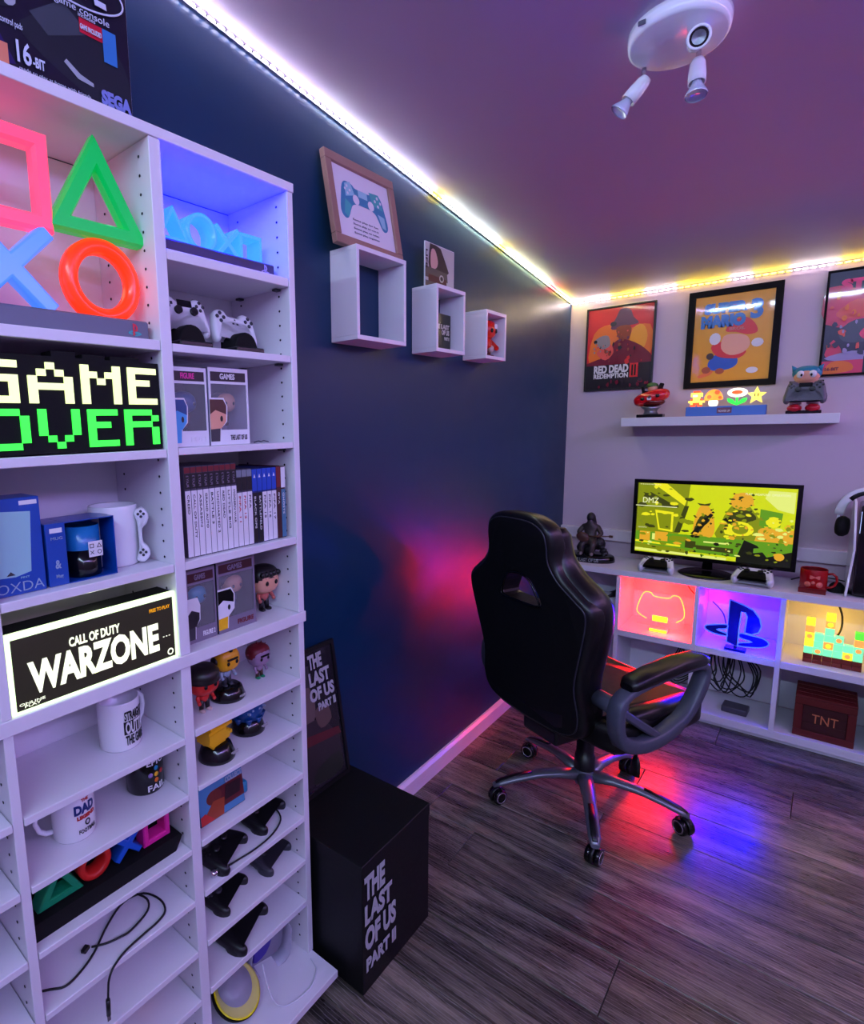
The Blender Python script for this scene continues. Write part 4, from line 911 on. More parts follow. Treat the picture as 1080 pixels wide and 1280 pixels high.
# ================================================================ FAR WALL
def poster(label, x0, x1, z0, z1, fr, fm, layers, matb=None):
    t = thing('framed_poster', label, 'picture', ((x0+x1)/2, FY-.012, z0))
    a = (x1-x0)/2; h = z1-z0
    B().bar_loop([(-a+fr/2, fr/2), (a-fr/2, fr/2), (a-fr/2, h-fr/2), (-a+fr/2, h-fr/2)], fr, -.010, .011, 0, .001).obj('frame', fm, t)
    art(t, -a+fr, fr, a-fr, h-fr, 0, layers)
    return t, a, h
gl_ = dict(rough=.3, coat=.6, spec=.3)
def PM(n, c=None): return M('print_'+n, c, **gl_)
t, a, h = poster('left framed poster, orange red with a hatted gunman above RED DEAD REDEMPTION', .090, .422, 1.612, 2.048, .008, black,
    [(rect(0, 0, 1, 1), PM('scarlet', (225, 38, 45))), (smooth([(.05, .3), (.1, .7), (.35, .8), (.6, .72), (.95, .75), (.97, .4), (.5, .3)], 3), PM('orange', (240, 120, 40))), (smooth([(.66, .55), (.7, .72), (.84, .76), (.92, .62), (.86, .46), (.72, .46)], 3), PM('amber', (245, 165, 40))),
     (smooth([(.36, .75), (.44, .88), (.5, .97), (.64, .96), (.70, .86), (.78, .78), (.6, .76), (.46, .73)], 3), PM('dusk', (110, 55, 85))), (smooth([(.45, .75), (.5, .60), (.58, .54), (.66, .62), (.66, .76)], 3), PM('rust', (150, 55, 60))),
     (smooth([(.2, .3), (.36, .5), (.48, .6), (.66, .58), (.9, .46), (.98, .3)], 3), PM('wine', (120, 16, 45))), (smooth([(.16, .44), (.3, .36), (.42, .45), (.36, .56), (.2, .5)], 3), PM('coral', (235, 90, 80))),
     (smooth([(.10, .60), (.2, .66), (.33, .66), (.36, .54), (.24, .5), (.16, .57)], 3), PM('steel', (150, 140, 145))), (circ(.13, .60, .03, 12, .022), PM('ink', (14, 12, 14))), (circ(.4, .8, .05, 10, .03), PM('ink2', (60, 40, 50))),
     (rect(0, 0, 1, .31), PM('charcoal', (32, 26, 32))), ([(0, .30), (1, .30), (1, .38), (.8, .35), (.6, .40), (.35, .34), (.2, .38), (0, .33)], PM('wine'))] + clutter(30, [PM('wine'), PM('rust'), PM('charcoal'), PM('scarlet')], .3, .32, .85, .55, .01, .04, 11) + clutter(14, [PM('steel'), PM('ink'), PM('coral')], .12, .46, .36, .62, .01, .03, 12) + clutter(16, [PM('charcoal'), PM('ink2'), PM('wine')], .02, .02, .98, .09, .01, .04, 13) + clutter(10, [PM('rust'), PM('dusk'), PM('coral')], .48, .56, .66, .74, .01, .025, 14))
text(t, 'RED DEAD', -.118, .090, .052, .132, txtw, -.004, .05); text(t, 'REDEMPTION', -.118, .062, .052, .088, txtw, -.004, .04)
B().box(.058, .098, -.0045, -.004, .062, .134).obj('red_block', PM('scarlet'), t); text(t, 'II', .067, .070, .088, .126, PM('ink'), -.0047, .02)
OR = PM('golden', (238, 165, 22))
t, a, h = poster('middle framed poster, golden yellow with blue lettering and a red and blue figure', .563, .924, 1.597, 2.055, .028, mblack,
    [(rect(0, 0, 1, 1), OR),
     (smooth([(.1, .08), (.3, .14), (.25, .08), (.12, .05)], 3), PM('coral2', (240, 120, 50))),
     (smooth([(.24, .26), (.34, .32), (.56, .3), (.6, .2), (.5, .14), (.3, .13), (.22, .18)], 3), PM('cobalt', (40, 90, 190))),
     (circ(.2, .14, .06, 12, .04), PM('tan', (170, 80, 35))), (circ(.38, .12, .06, 12, .035), PM('tan')),
     (smooth([(.25, .42), (.38, .46), (.55, .34), (.7, .34), (.62, .26), (.38, .28), (.28, .34)], 3), PM('scarlet')),
     (smooth([(.4, .52), (.55, .54), (.7, .5), (.74, .4), (.66, .32), (.5, .3), (.38, .38)], 3), PM('peach', (245, 175, 140))),
     (smooth([(.42, .58), (.5, .68), (.66, .72), (.78, .64), (.82, .54), (.7, .52), (.55, .56)], 3), PM('scarlet')),
     (circ(.29, .50, .075, 12, .07), PM('ivory', (232, 226, 228))), (circ(.83, .42, .075, 12, .05), PM('ivory')), (circ(.79, .11, .075, 16, .035), PM('ivory')), (circ(.24, .30, .05, 10, .04), PM('umber', (70, 40, 25)))])
lb = PM('letter_blue', (50, 120, 195))
text(t, 'SUPER', -.115, .345, .055, .395, lb, -.004, .09); text(t, 'MARIO', -.125, .280, .050, .340, lb, -.004, .09); text(t, 'BROS.', -.01, .262, .05, .276, PM('letter_pink', (215, 120, 110)), -.004, .04)
text(t, '3', .066, .305, .113, .395, lb, -.004, .05)
t, a, h = poster('right framed poster, pink and dark blue city scene, cut by the photo edge', 1.068, 1.40, 1.620, 2.062, .008, mblack,
    [(rect(0, 0, 1, 1), PM('indigo', (52, 46, 78))), (smooth([(0, .5), (0, .86), (.4, .8), (.7, .84), (1, .8), (1, .5), (.5, .46)], 3), PM('flamingo', (225, 60, 100))), (smooth([(.1, .6), (.3, .72), (.6, .66), (.5, .56), (.2, .54)], 3), PM('coral', (235, 90, 80))),
     (smooth([(.15, .42), (.3, .52), (.55, .5), (.7, .36), (.4, .3), (.2, .32)], 3), PM('slate', (74, 76, 98))), (smooth([(.02, .2), (.1, .34), (.2, .2), (.1, .16)], 3), PM('flamingo')), (smooth([(.35, .38), (.42, .44), (.5, .36), (.42, .32)], 3), PM('flamingo')), (smooth([(.48, .24), (.56, .36), (.62, .2)], 3), PM('flamingo')),
     (smooth([(.02, .16), (.3, .22), (.6, .2), (.9, .3), (.9, .18), (.3, .12)], 3), PM('pale_violet', (165, 150, 195))), (rect(0, 0, .42, .13), PM('flamingo')), (smooth([(.02, .01), (.1, .12), (.28, .11), (.32, .03), (.1, .0)], 3), PM('orange')), (rect(.42, 0, 1, .16), PM('midnight', (30, 28, 58)))] + clutter(40, [PM('slate'), PM('indigo'), PM('flamingo'), PM('coral'), PM('pale_violet')], .02, .16, .98, .52, .015, .05, 21) + clutter(24, [PM('coral'), PM('flamingo'), PM('orange')], .02, .52, .98, .8, .02, .05, 22))
text(t, 'STREETS', -.12, .352, .14, .40, PM('hot_pink', (235, 40, 120)), -.004, .08); text(t, 'SEGA', -.04, .412, .03, .428, txtw, -.004, .02); text(t, '16-BIT', -.145, .022, -.10, .036, PM('wine'), -.004, .04)
# floating shelf
t = thing('floating_shelf', 'long white floating shelf beneath the three framed posters', 'wall shelf', (.745, FY, 1.418))
B().box(-.412, .410, -.20, -.001, 0, .042, .0015).obj('board', white, t)
FS = 1.4605
# left ornament: red glossy character car on black base
t = thing('figurine', 'glossy red toy with a small green capped rider on black base, left on floating shelf', 'figurine', (.447, 3.30, FS))
B().box(-.058, .058, -.03, .03, 0, .016, .003, 0, 2).obj('base', gblack, t)
B().lathe([(.034, 0), (.028, .012), (.03, .022), (.045, .036)], (0, 0, .016), 20).obj('pedestal', silver, t)
rot = Euler((0, -.28, 0)).to_matrix()
B().ell((0, 0, .098), (.082, .05, .036), 24, 14, 0, rot, .8).obj('hull', M('lacquer_red', (215, 12, 16), .12, coat=1), t)
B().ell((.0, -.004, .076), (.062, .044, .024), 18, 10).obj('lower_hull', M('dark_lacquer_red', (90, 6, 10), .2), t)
for sx in (-.03, .0, .035): B().ell((sx, -.047, .098+sx*.2), (.010, .006, .009), 10, 6).obj('stud', black, t)
B().prism([(-.008, .085), (.008, .085), (.010, .096), (0, .101), (-.010, .096)], -.052, -.048).obj('white_mark', txtw, t)
B().ell((.004, 0, .143), (.024, .022, .022), 14, 10).obj('head', skin, t)
B().ell((.0, .002, .157), (.027, .024, .016), 14, 8).obj('cap', M('moss_green', (70, 110, 50), .5), t)
bb = B()
for s in (-1, 1): bb.tube([(s*.012, 0, .125), (s*.036, -.01, .128), (s*.038, -.02, .155)], [.008, .008, .007], 8)
bb.obj('arms', mblack, t)
B().box(.028, .048, -.01, .008, .13, .168, .006, 0, 2, Euler((0, .3, 0)).to_matrix()).obj('held_item', mblack, t)
# icon lamp with flower, star
t = thing('icon_lamp', 'blue based lamp with four glowing icons on the floating shelf', 'lamp', (.757, 3.28, FS))
B().box(-.152, .152, -.03, .03, 0, .044, .002).obj('base', M('sky_base', (70, 120, 205), .4), t)
B().box(-.028, .028, -.0318, -.0302, .012, .037).obj('badge', M('badge_red_grey', (120, 70, 95), .4), t); text(t, 'POWER UP', -.022, .017, .022, .026, txtw, -.0320, .02); 
def block_art(parent, name, rows, pal, x0, z0, px, y0, y1):
    b = B(); used = []
    for r, row in enumerate(rows):
        i = 0
        while i < len(row):
            ch = row[i]
            if ch != '.':
                j = i
                while j < len(row) and row[j] == ch: j += 1
                if ch not in used: used.append(ch)
                b.box(x0+i*px, x0+j*px, y0, y1, z0+(len(rows)-1-r)*px, z0+(len(rows)-r)*px, 0, used.index(ch)); i = j
            else: i += 1
    return b.obj(name, [pal[c] for c in used], parent)
gy = glow('glow_yellow', (255, 225, 90), 1.3); gw_ = glow('glow_cream', (255, 245, 215), 1.3); gr_ = glow('glow_tomato', (255, 90, 40), 1.1); go = glow('glow_orange', (255, 150, 50), 1.2); gg = glow('glow_leaf', (50, 240, 70), 1.0)
pal = {'y': gy, 'w': gw_, 'r': gr_, 'o': go, 'g': gg}
block_art(t, 'small_figure_light', ["..rrr..", ".yyyyy.", ".ywwyy.", "..yyy..", ".ryyyr.", "yyyyyyy", ".yrrry.", ".rr.rr."], pal, -.147, .045, .0092, -.012, .006)
B().prism(smooth([(-.084, .075), (-.076, .105), (-.054, .122), (-.032, .118), (-.016, .098), (-.012, .076), (-.032, .072), (-.066, .072)], 3), -.012, .006, 0, .003, 2).obj('mushroom_cap_light', go, t)
for cx, cz, r in ((-.064, .088, .009), (-.034, .108, .010), (-.022, .084, .007)): B().prism(circ(cx, cz, r, 14), -.0135, -.012).obj('cap_spot', gr_, t)
B().prism(smooth([(-.062, .046), (-.064, .071), (-.032, .071), (-.034, .046)], 3), -.010, .005, 0, .002, 2).obj('mushroom_stem_light', gw_, t)
B().prism(circ(.042, .103, .038, 24, .021), -.012, .006, 0, .003, 2).obj('flower_light', gw_, t); B().prism(circ(.042, .104, .021, 18, .009), -.0145, -.012).obj('flower_centre', gr_, t)
bb = B().box(.038, .046, -.008, .004, .046, .082); bb.prism(smooth([(.04, .048), (.012, .060), (.006, .078), (.026, .072)], 3), -.009, .004).prism(smooth([(.044, .048), (.072, .060), (.078, .078), (.058, .072)], 3), -.009, .004); bb.obj('leaves_light', gg, t)
B().prism([(.113+(.036 if k % 2 == 0 else .017)*math.sin(k*PI/5), .086+(.040 if k % 2 == 0 else .018)*math.cos(k*PI/5)) for k in range(10)], -.012, .006).obj('star_light', gy, t)
for s in (-1, 1): B().box(.113+s*.006-.0018, .113+s*.006+.0018, -.0128, -.012, .082, .096).obj('star_eye', brown, t)
lamp(t, (-.07, -.04, .09), (1, .55, .25), .05, .02); lamp(t, (.08, -.04, .09), (.9, 1, .5), .05, .02)
# holder figure with grey controller
t = thing('controller_holder', 'seated teal haired figure holder in red shoes behind grey controller, on floating shelf', 'figurine', (1.035, 3.29, FS))
B().box(-.058, .060, -.04, .03, 0, .014, .002).obj('base', gblack, t)
for s in (-1, 1): B().ell((s*.030, -.022, .024), (.026, .03, .018), 14, 8).obj('shoe', M('crimson_vinyl', (190, 15, 45), .3), t)
bb = B()
for s in (-1, 1): bb.tube([(s*.028, -.015, .04), (s*.03, -.012, .06), (s*.018, .0, .085)], [.021, .022, .018], 10)
bb.ell((0, .005, .10), (.032, .026, .04), 12, 8); bb.obj('body', M('pale_vinyl2', (185, 175, 190), .4), t)
B().ell((0, -.004, .158), (.044, .034, .034), 18, 12).obj('head', skin, t)
B().ell((0, .006, .172), (.050, .036, .032), 18, 12, 0, None, .9).obj('hair', M('teal_vinyl', (30, 130, 160), .35), t)
for s in (-1, 1):
    B().ell((s*.020, -.030, .166), (.014, .010, .016), 10, 8).obj('eye_white', txtw, t); B().ell((s*.016, -.040, .163), (.004, .003, .006), 8, 6).obj('pupil', gblack, t)
    B().cyl((s*.038, 0, .185), (s*.052, 0, .207), .013, .001, 10).obj('ear', M('teal_vinyl'), t)
gamepad('game_controller', 'dark grey game controller held up by the seated teal haired figure', (1.037, 3.235, FS+.098), 0, .135, M('controller_grey', (84, 82, 96), .35), black, rx=-.2, touch=gblack)

# ================================================================ DESK UNIT
DY, DT = 3.12, .700
du = thing('cube_storage_unit', 'long low white cube storage unit used as the desk along the far wall', 'storage unit', (.9, 3.27, 0))
def dp(name, x0, x1, y0, y1, z0, z1): return B().box(x0-.9, x1-.9, y0-3.27, y1-3.27, z0, z1, .001).obj(name, white, du)
DX = [.043, .3875, .7255, 1.040, 1.378, 1.716]
dp('worktop', .022, 1.735, DY-.012, FY-.003, DT-.030, DT)
dp('bottom_board', .022, 1.735, DY, FY-.006, .018, .055)
dp('plinth', .03, 1.73, DY+.015, FY-.01, .0005, .0175)
for i, x in enumerate(DX): dp('divider', x-.0095, x+.0095, DY, FY-.006, .0552, DT-.0302)
for i in range(5): dp('shelf', DX[i]+.0097, DX[i+1]-.0097, DY, FY-.006, .352, .384)
dp('back_panel', .035, 1.725, FY-.0055, FY-.0035, .06, .66)
# ---- monitor
t = thing('monitor', 'wide black monitor with a glowing yellow green game screen on the desk', 'monitor', (.735, 3.26, DT))
mh0, mh1, ma = .062, .452, .330
B().bar_loop([(-ma+.009, mh0+.009), (ma-.009, mh0+.009), (ma-.009, mh1-.009), (-ma+.009, mh1-.009)], .018, -.014, .01, 0, .002).obj('bezel', gblack, t)
B().box(-ma+.01, ma-.01, .0, .028, mh0+.01, mh1-.01, .006).obj('rear_cover', black, t)
def S(n, c=None, e=1): return M('screen_'+n, (10, 10, 8), .3, emis=e, ecol=c)
Y1 = S('lime', (205, 215, 15)); Y2 = S('olive', (130, 140, 12)); Y3 = S('dark_olive', (58, 62, 14)); Y4 = S('pale', (225, 235, 120)); Y5 = S('green', (95, 150, 25)); Y6 = S('amber', (225, 165, 40)); Y7 = S('near_black', (18, 20, 8)); Y8 = S('yellow', (235, 228, 30))
art(t, -ma+.017, mh0+.017, ma-.017, mh1-.017, -.002, [(rect(0, 0, 1, 1), Y1),
    ([(0, 1), (.36, 1), (.34, .55), (.30, .3), (0, .3)], Y2), ([(.1, 1), (.2, 1), (.34, .78), (.33, .7)], Y8), ([(.02, .82), (.06, .9), (.26, .7), (.24, .66)], Y3),
    ([(.13, .62), (.16, .34), (.26, .32), (.26, .6)], Y8), ([(.145, .58), (.17, .36), (.245, .35), (.245, .57)], Y2), ([(.17, .72), (.29, .70), (.29, .67), (.18, .66)], Y3), ([(.33, .7), (.36, .7), (.31, .32), (.27, .32)], Y3),
    (smooth([(.40, .3), (.41, .6), (.45, .74), (.5, .68), (.53, .5), (.52, .3)], 3), Y6), (smooth([(.40, .36), (.43, .55), (.47, .6), (.5, .52), (.44, .4)], 3), Y3), ([(.41, .75), (.43, .72), (.49, .72), (.50, .76), (.46, .74)], Y3), ([(.38, .32), (.50, .62), (.52, .60), (.42, .3)], Y7),
    (smooth([(.55, .3), (.57, .5), (.62, .72), (.70, .80), (.77, .66), (.82, .5), (.80, .3)], 3), Y2), (smooth([(.62, .76), (.64, .88), (.70, .92), (.75, .86), (.75, .76), (.68, .70)], 3), Y6), (smooth([(.59, .56), (.66, .68), (.74, .68), (.78, .58), (.68, .52)], 3), Y3), (smooth([(.6, .36), (.62, .5), (.70, .54), (.77, .46), (.74, .36)], 3), Y8), (circ(.69, .44, .05, 14, .07), Y2),
    ([(.58, .55), (.64, .48), (.66, .50), (.62, .6)], Y7), ([(.78, .3), (.8, .46), (.85, .5), (.92, .44), (1, .48), (1, .25)], Y6), ([(.8, .72), (.8, .5), (.92, .5), (.93, .68)], Y5), (circ(.88, .56, .045, 12, .07), Y8), ([(.84, .96), (.99, .95), (.99, .68), (.9, .72), (.82, .86)], Y4),
    ([(.0, .30), (1, .30), (1, .05), (0, .08)], Y5), (rect(.03, .17, .105, .30), Y6), (rect(.12, .19, .19, .28), Y4), (rect(.14, .18, .23, .31), Y6), (rect(.24, .2, .36, .27), Y2), ([(.35, .12), (.66, .10), (.66, .22), (.35, .22)], Y3), (rect(.42, .17, .66, .28), Y5), (rect(.47, .215, .63, .235), Y4),
    ([(.68, .05), (.72, .3), (.80, .24), (.86, .10), (1, .2), (1, 0), (.68, 0)], Y7), ([(.78, .14), (.98, .22), (.98, .27), (.78, .20)], Y5), ([(.0, .02), (.62, .0), (.62, .035), (0, .055)], Y4), ([(.0, .14), (.32, .12), (.32, .145), (0, .17)], Y8), ([(.0, .06), (.35, .04), (.35, .10), (0, .12)], Y2), (circ(.93, .12, .03, 10, .05), Y6)] + clutter(26, [Y2, Y3, Y8], .02, .34, .38, .97, .012, .04, 1) + clutter(30, [Y3, Y6, Y7, Y2], .40, .3, .52, .7, .008, .025, 2) + clutter(60, [Y2, Y3, Y6, Y8], .58, .3, .80, .74, .010, .03, 3) + clutter(20, [Y6, Y3], .62, .72, .76, .92, .008, .02, 9) + clutter(40, [Y5, Y4, Y2, Y6], .80, .3, .99, .62, .01, .035, 4) + clutter(60, [Y5, Y4, Y2, Y3, Y6, Y7], .02, .04, .98, .30, .008, .03, 5), 'screen', .00006)
text(t, 'DMZ', -.285, .335, -.215, .362, S('white', (235, 240, 190)), -.0193, .0); B().box(-.315, -.135, -.0196, -.0193, .318, .3215).obj('screen_bar', S('white'), t)
text(t, 'PLAY  WEAPONS  OPERATORS', .13, .398, .29, .408, S('white'), -.0193, .0); text(t, 'MODERN', -.30, .426, -.21, .431, S('white'), -.0193, 0); text(t, 'QUESTS', -.30, .205, -.262, .211, S('white'), -.0193, 0)
B().tube([(0, .03, .02), (0, .035, .10), (0, .025, .16)], [.022, .02, .02], 10, 0, False, (1, 1)).obj('neck', gblack, t)
B().lathe([(.001, 0), (.112, 0), (.115, .004), (.105, .009), (.03, .014), (.001, .016)], (0, -.005, 0), 40).obj('base', gblack, t)
lamp(t, (0, .04, .22), (.8, .3, .3), .02, .02) if False else None
# ---- two pads flat on desk
for lab, x, y, rz in (('white and black game controller lying on the desk left of monitor stand', .545, 3.165, .03), ('white and black game controller lying on the desk right of monitor stand', .925, 3.17, -.05)):
    g = gamepad('game_controller', lab, (x, y, DT+.046), rz, .145, padwhite, mblack, rx=-PI/2+.35, touch=padwhite)
    w_ = .145; bb = B()
    pts = smooth([(-.2, .06), (.2, .06), (.30, -.02), (.36, -.38), (.28, -.30), (.2, -.12), (-.2, -.12), (-.28, -.30), (-.36, -.38), (-.30, -.02)], 2)
    bb.prism([(p.x*w_, p.y*w_) for p in pts], -.108*w_, -.02*w_, 0, .02*w_, 2); bb.obj('centre_trim', mblack, g)
# ---- statue
t = thing('statue', 'dark statue of a hooded seated guitarist on an oval plinth at the desk left', 'statue', (.205, 3.255, DT))
st = M('statue_dark', (34, 30, 34), .5); st2 = M('statue_brown', (60, 48, 46), .5)
B().lathe([(1, 0), (1.0, .014), (.96, .03), (.90, .034), (.001, .035)], n=36).obj('plinth', gblack, t)
pl = [o for o in t.children][0]; pl.scale = (.125, .085, 1)
# (bake scale)
me = pl.data
for v in me.vertices: v.co = Vector((v.co.x*.125, v.co.y*.085, v.co.z))
pl.scale = (1, 1, 1)
text(t, 'THE LAST OF US', -.065, .006, .065, .024, sg, -.0, .03, wrap=None, lay=lambda X, Y, Z: (X, -.085*math.sqrt(max(0, 1-(X/.125)**2))-.0012, Z))
bb = B()
for k in range(14):
    a = random.uniform(0, 2*PI); r = random.uniform(.0, .045)
    bb.ell((r*math.cos(a)-.005, .022+.4*r*math.sin(a), .05+random.uniform(0, .05)), (random.uniform(.02, .04), .026, random.uniform(.02, .045)), 8, 6, 0, Euler((random.random(), random.random(), random.random())).to_matrix())
for k in range(5): bb.ell((.04+k*.008, .01, .10-k*.015), (.022, .015, .012), 8, 6, 0, Euler((0, .5, k)).to_matrix())
bb.obj('rock', st, t)
def skin_body(name, verts, edges, radii, mat, parent, loc=(0, 0, 0), levels=1):
    me = bpy.data.meshes.new(name); me.from_pydata(verts, edges, []); o = bpy.data.objects.new(name, me); C.objects.link(o)
    md = o.modifiers.new('s', 'SKIN'); md.use_smooth_shade = True
    for i, r in enumerate(radii):
        r = r if isinstance(r, tuple) else (r, r); me.skin_vertices[0].data[i].radius = r
    me.skin_vertices[0].data[0].use_root = True
    if levels: sb = o.modifiers.new('ss', 'SUBSURF'); sb.levels = levels; sb.render_levels = levels
    dg = bpy.context.evaluated_depsgraph_get(); dg.update(); m2 = bpy.data.meshes.new_from_object(o.evaluated_get(dg)); bpy.data.objects.remove(o)
    m2.name = name; m2.materials.clear(); m2.materials.append(mat); m2.shade_smooth() if hasattr(m2, 'shade_smooth') else None
    n = bpy.data.objects.new(name, m2); C.objects.link(n); n.parent = parent; n.location = loc; return n
V = [(0, .01, .11), (0, .005, .145), (0, .0, .185), (0, -.012, .205), (0, -.012, .232),
     (-.035, 0, .182), (-.058, -.02, .150), (-.030, -.05, .135), (.035, 0, .182), (.062, -.025, .150), (.045, -.05, .138),
     (-.025, -.03, .105), (-.03, -.055, .095), (-.028, -.05, .042), (-.03, -.065, .038), (.025, -.03, .105), (.03, -.06, .098), (.022, -.055, .042), (.024, -.07, .038)]
Ed = [(0, 1), (1, 2), (2, 3), (3, 4), (2, 5), (5, 6), (6, 7), (2, 8), (8, 9), (9, 10), (0, 11), (11, 12), (12, 13), (13, 14), (0, 15), (15, 16), (16, 17), (17, 18)]
skin_body('body', V, Ed, [.030, .030, .028, .014, .022, .017, .013, .009, .017, .013, .009, .019, .016, .012, .009, .019, .016, .012, .009], st2, t)
B().ell((0, -.006, .234), (.022, .024, .028), 12, 8).cyl((0, .004, .24), (0, .016, .20), .02, .024, 10).obj('hood', st, t)
B().ell((-.02, -.068, .135), (.034, .012, .026), 14, 8, 0, Euler((0, .3, 0)).to_matrix()).cyl((.0, -.068, .140), (.115, -.06, .150), .0035, .003, 8).box(.108, .126, -.066, -.056, .144, .156, .001).obj('guitar', brown, t)
for s in (-1, 1): B().ell((s*.027, -.068, .044), (.009, .014, .010), 8, 6).obj('shoe', M('statue_pale', (120, 110, 108), .5), t)
# ---- red mug (slab printed), console, headset, puck
t = mug('red mug with a printed moustached face block, at the right of the desk', 0, 0, 0, .046, .098, M('glaze_red', (165, 12, 18), .2), M('glaze_dark_red', (110, 10, 14), .3), .1, loc=(1.128, 3.21, DT+.0005), rz=0)
text(t, 'M', -.012, .06, .022, .075, M('pale_red_print', (225, 110, 95), .4), -.0004, .02, wrap=.0462)
for cx, cz, r in ((-.018, .036, .012), (.022, .036, .012), (.0, .044, .007)):
    a_ = cx/.046; B().lathe([(r, 0), (r*.97, .0008), (.001, .001)], (.0460*math.sin(a_), -.0460*math.cos(a_), cz), 14, 0, True, (math.sin(a_), -math.cos(a_), 0)).obj('print_patch', M('pale_red_print'), t)
t = thing('small_card', 'small flat dark red card lying against the foot of the red mug', 'card', (1.128, 3.155, DT+.0005))
B().box(-.046, .044, -.004, .0, 0, .022, .0008).obj('card', M('glaze_dark_red'), t)
t = thing('games_console', 'tall white and black games console standing upright at the right of the desk', 'games console', (1.282, 3.27, DT))
def side(x0, s): # curved white outer shell
    prof = [(-.105, .0), (-.085, .015), (-.092, .2), (-.108, .40), (.10, .41), (.11, .02)]
    return B().prism(prof, 0, .008, 0, .002, 2, False, lambda a, y, c: (x0+s*(y+.012*((c/.4-.5)**2)*4), a, c))
side(-.034, -1).obj('left_shell', gloss_white, t); side(.034, 1).obj('right_shell', gloss_white, t)
B().box(-.031, .031, -.088, .10, .008, .385, .006).obj('core', gblack, t)
B().lathe([(.055, 0), (.055, .007), (.03, .008)], (0, 0, 0), 30).obj('foot', gblack, t)
B().box(-.029, -.027, -.0895, -.088, .27, .36).obj('status_light', M('status_white', (200, 220, 255), .3, emis=.6), t)
t = thing('headset', 'white and black gaming headset hung over the games console', 'headset', (1.268, 3.235, DT))
arc = [(.082*math.sin(a)*1.0, .0, .335+.105*math.cos(a)) for a in [(-1.55+3.1*k/16) for k in range(17)]]
B().tube(arc, .010, 10, 0, False, (.35, 1.6), (0, 1, 0)).obj('headband', gloss_white, t)
B().tube([(x*.93, y, z-.006) for x, y, z in arc[4:13]], .010, 10, 0, False, (.4, 1.2), (0, 1, 0)).obj('headband_pad', black, t)
for s in (-1, 1):
    B().tube([(s*.083, 0, .335), (s*.086, -.005, .29), (s*.074, -.012, .26)], [.005, .0055, .006], 8).obj('yoke', gloss_white, t)
    B().lathe([(.001, 0), (.036, 0), (.043, .010), (.043, .022), (.034, .034), (.001, .036)], (s*.084, -.012, .29), 24, 0, True, (-s, -.25, 0)).obj('ear_cup', mblack, t)
t = thing('charging_dock', 'small black rounded dock lying between red mug and games console', 'dock', (1.205, 3.245, DT))
B().lathe([(.001, 0), (.028, 0), (.030, .004), (.024, .030), (.012, .042), (.001, .044)], n=20).obj('body', mblack, t)
t = thing('desk_cable', 'black cable running along the back of the desk to the console', 'cable', (1.15, 3.36, DT))
B().tube(smooth([(-.1, .01, .002), (-.04, 0, .03), (.03, -.01, .034), (.09, -.03, .03)], 4, False), .003, 8).obj('cord', cable_m, t)

# ---- cube contents
t = thing('vr_headset', 'white and black virtual reality headset in the far left cube of the desk unit', 'headset', (.27, 3.24, .385))
B().ell((0, 0, .095), (.10, .07, .055), 24, 12, 0, None, .7).obj('visor', gloss_white, t)
B().ell((0, -.03, .085), (.07, .052, .036), 20, 10, 0, None, .7).obj('lens_housing', gblack, t)
B().tube([(.092*math.cos(a), .02+.075*math.sin(a), .14+.03*math.cos(a*2)) for a in [2*PI*k/20 for k in range(20)]], .012, 8, 0, True, (1.4, .6)).obj('strap', black, t)
B().tube([(.08*math.cos(a), .02+.06*math.sin(a), .012) for a in [2*PI*k/16 for k in range(16)]], .012, 8, 0, True).obj('rest_ring', black, t)
B().cyl((0, .02, .01), (0, .02, .06), .03, .02, 12).obj('stand', black, t)
# red cube: neon outline pad sign
t = thing('neon_sign', 'glowing controller outline sign inside the red lit cube', 'lamp', (.565, 3.235, .3845))
neon = M('neon_orange', (255, 120, 40), .3, emis=7, ecol=(255, 130, 30))
op = smooth([(-.06, .055), (-.105, .085), (-.098, .14), (-.078, .19), (-.05, .195), (-.03, .178), (.03, .178), (.05, .195), (.078, .19), (.098, .14), (.100, .09), (.07, .06)], 4, False)
B().tube([(p.x, -.02, p.y) for p in op], .0014, 6).obj('neon_outline', neon, t)
B().box(-.105, .105, -.018, -.016, .02, .2, .001).obj('clear_sheet', M('clear_acrylic', (240, 200, 200), .1, alpha=.12), t)
B().box(-.034, .032, -.023, -.0185, .050, .078, .001).obj('lit_label', M('neon_amber', (255, 150, 40), .3, emis=6, ecol=(255, 150, 20)), t)
B().box(-.045, .04, -.045, .0, 0, .018, .003).obj('lamp_base', M('neon_base', (225, 190, 190), .4), t); B().box(-.04, .036, -.0475, -.0455, .003, .015).obj('lit_label', M('neon_amber'), t)
lamp(t, (-.06, .06, .16), (1, .006, .006), 8, .02); lamp(t, (.06, -.06, .05), (1, .006, .006), 8, .02)
t = thing('red_cube_cable', 'thin dark cable hanging at the top right of the red lit cube', 'cable', (.67, 3.36, .50))
B().tube(smooth([(-.04, 0, .168), (-.025, 0, .12), (.0, 0, .08), (.035, 0, .05)], 4, False), .0025, 6).obj('cord', cable_m, t)
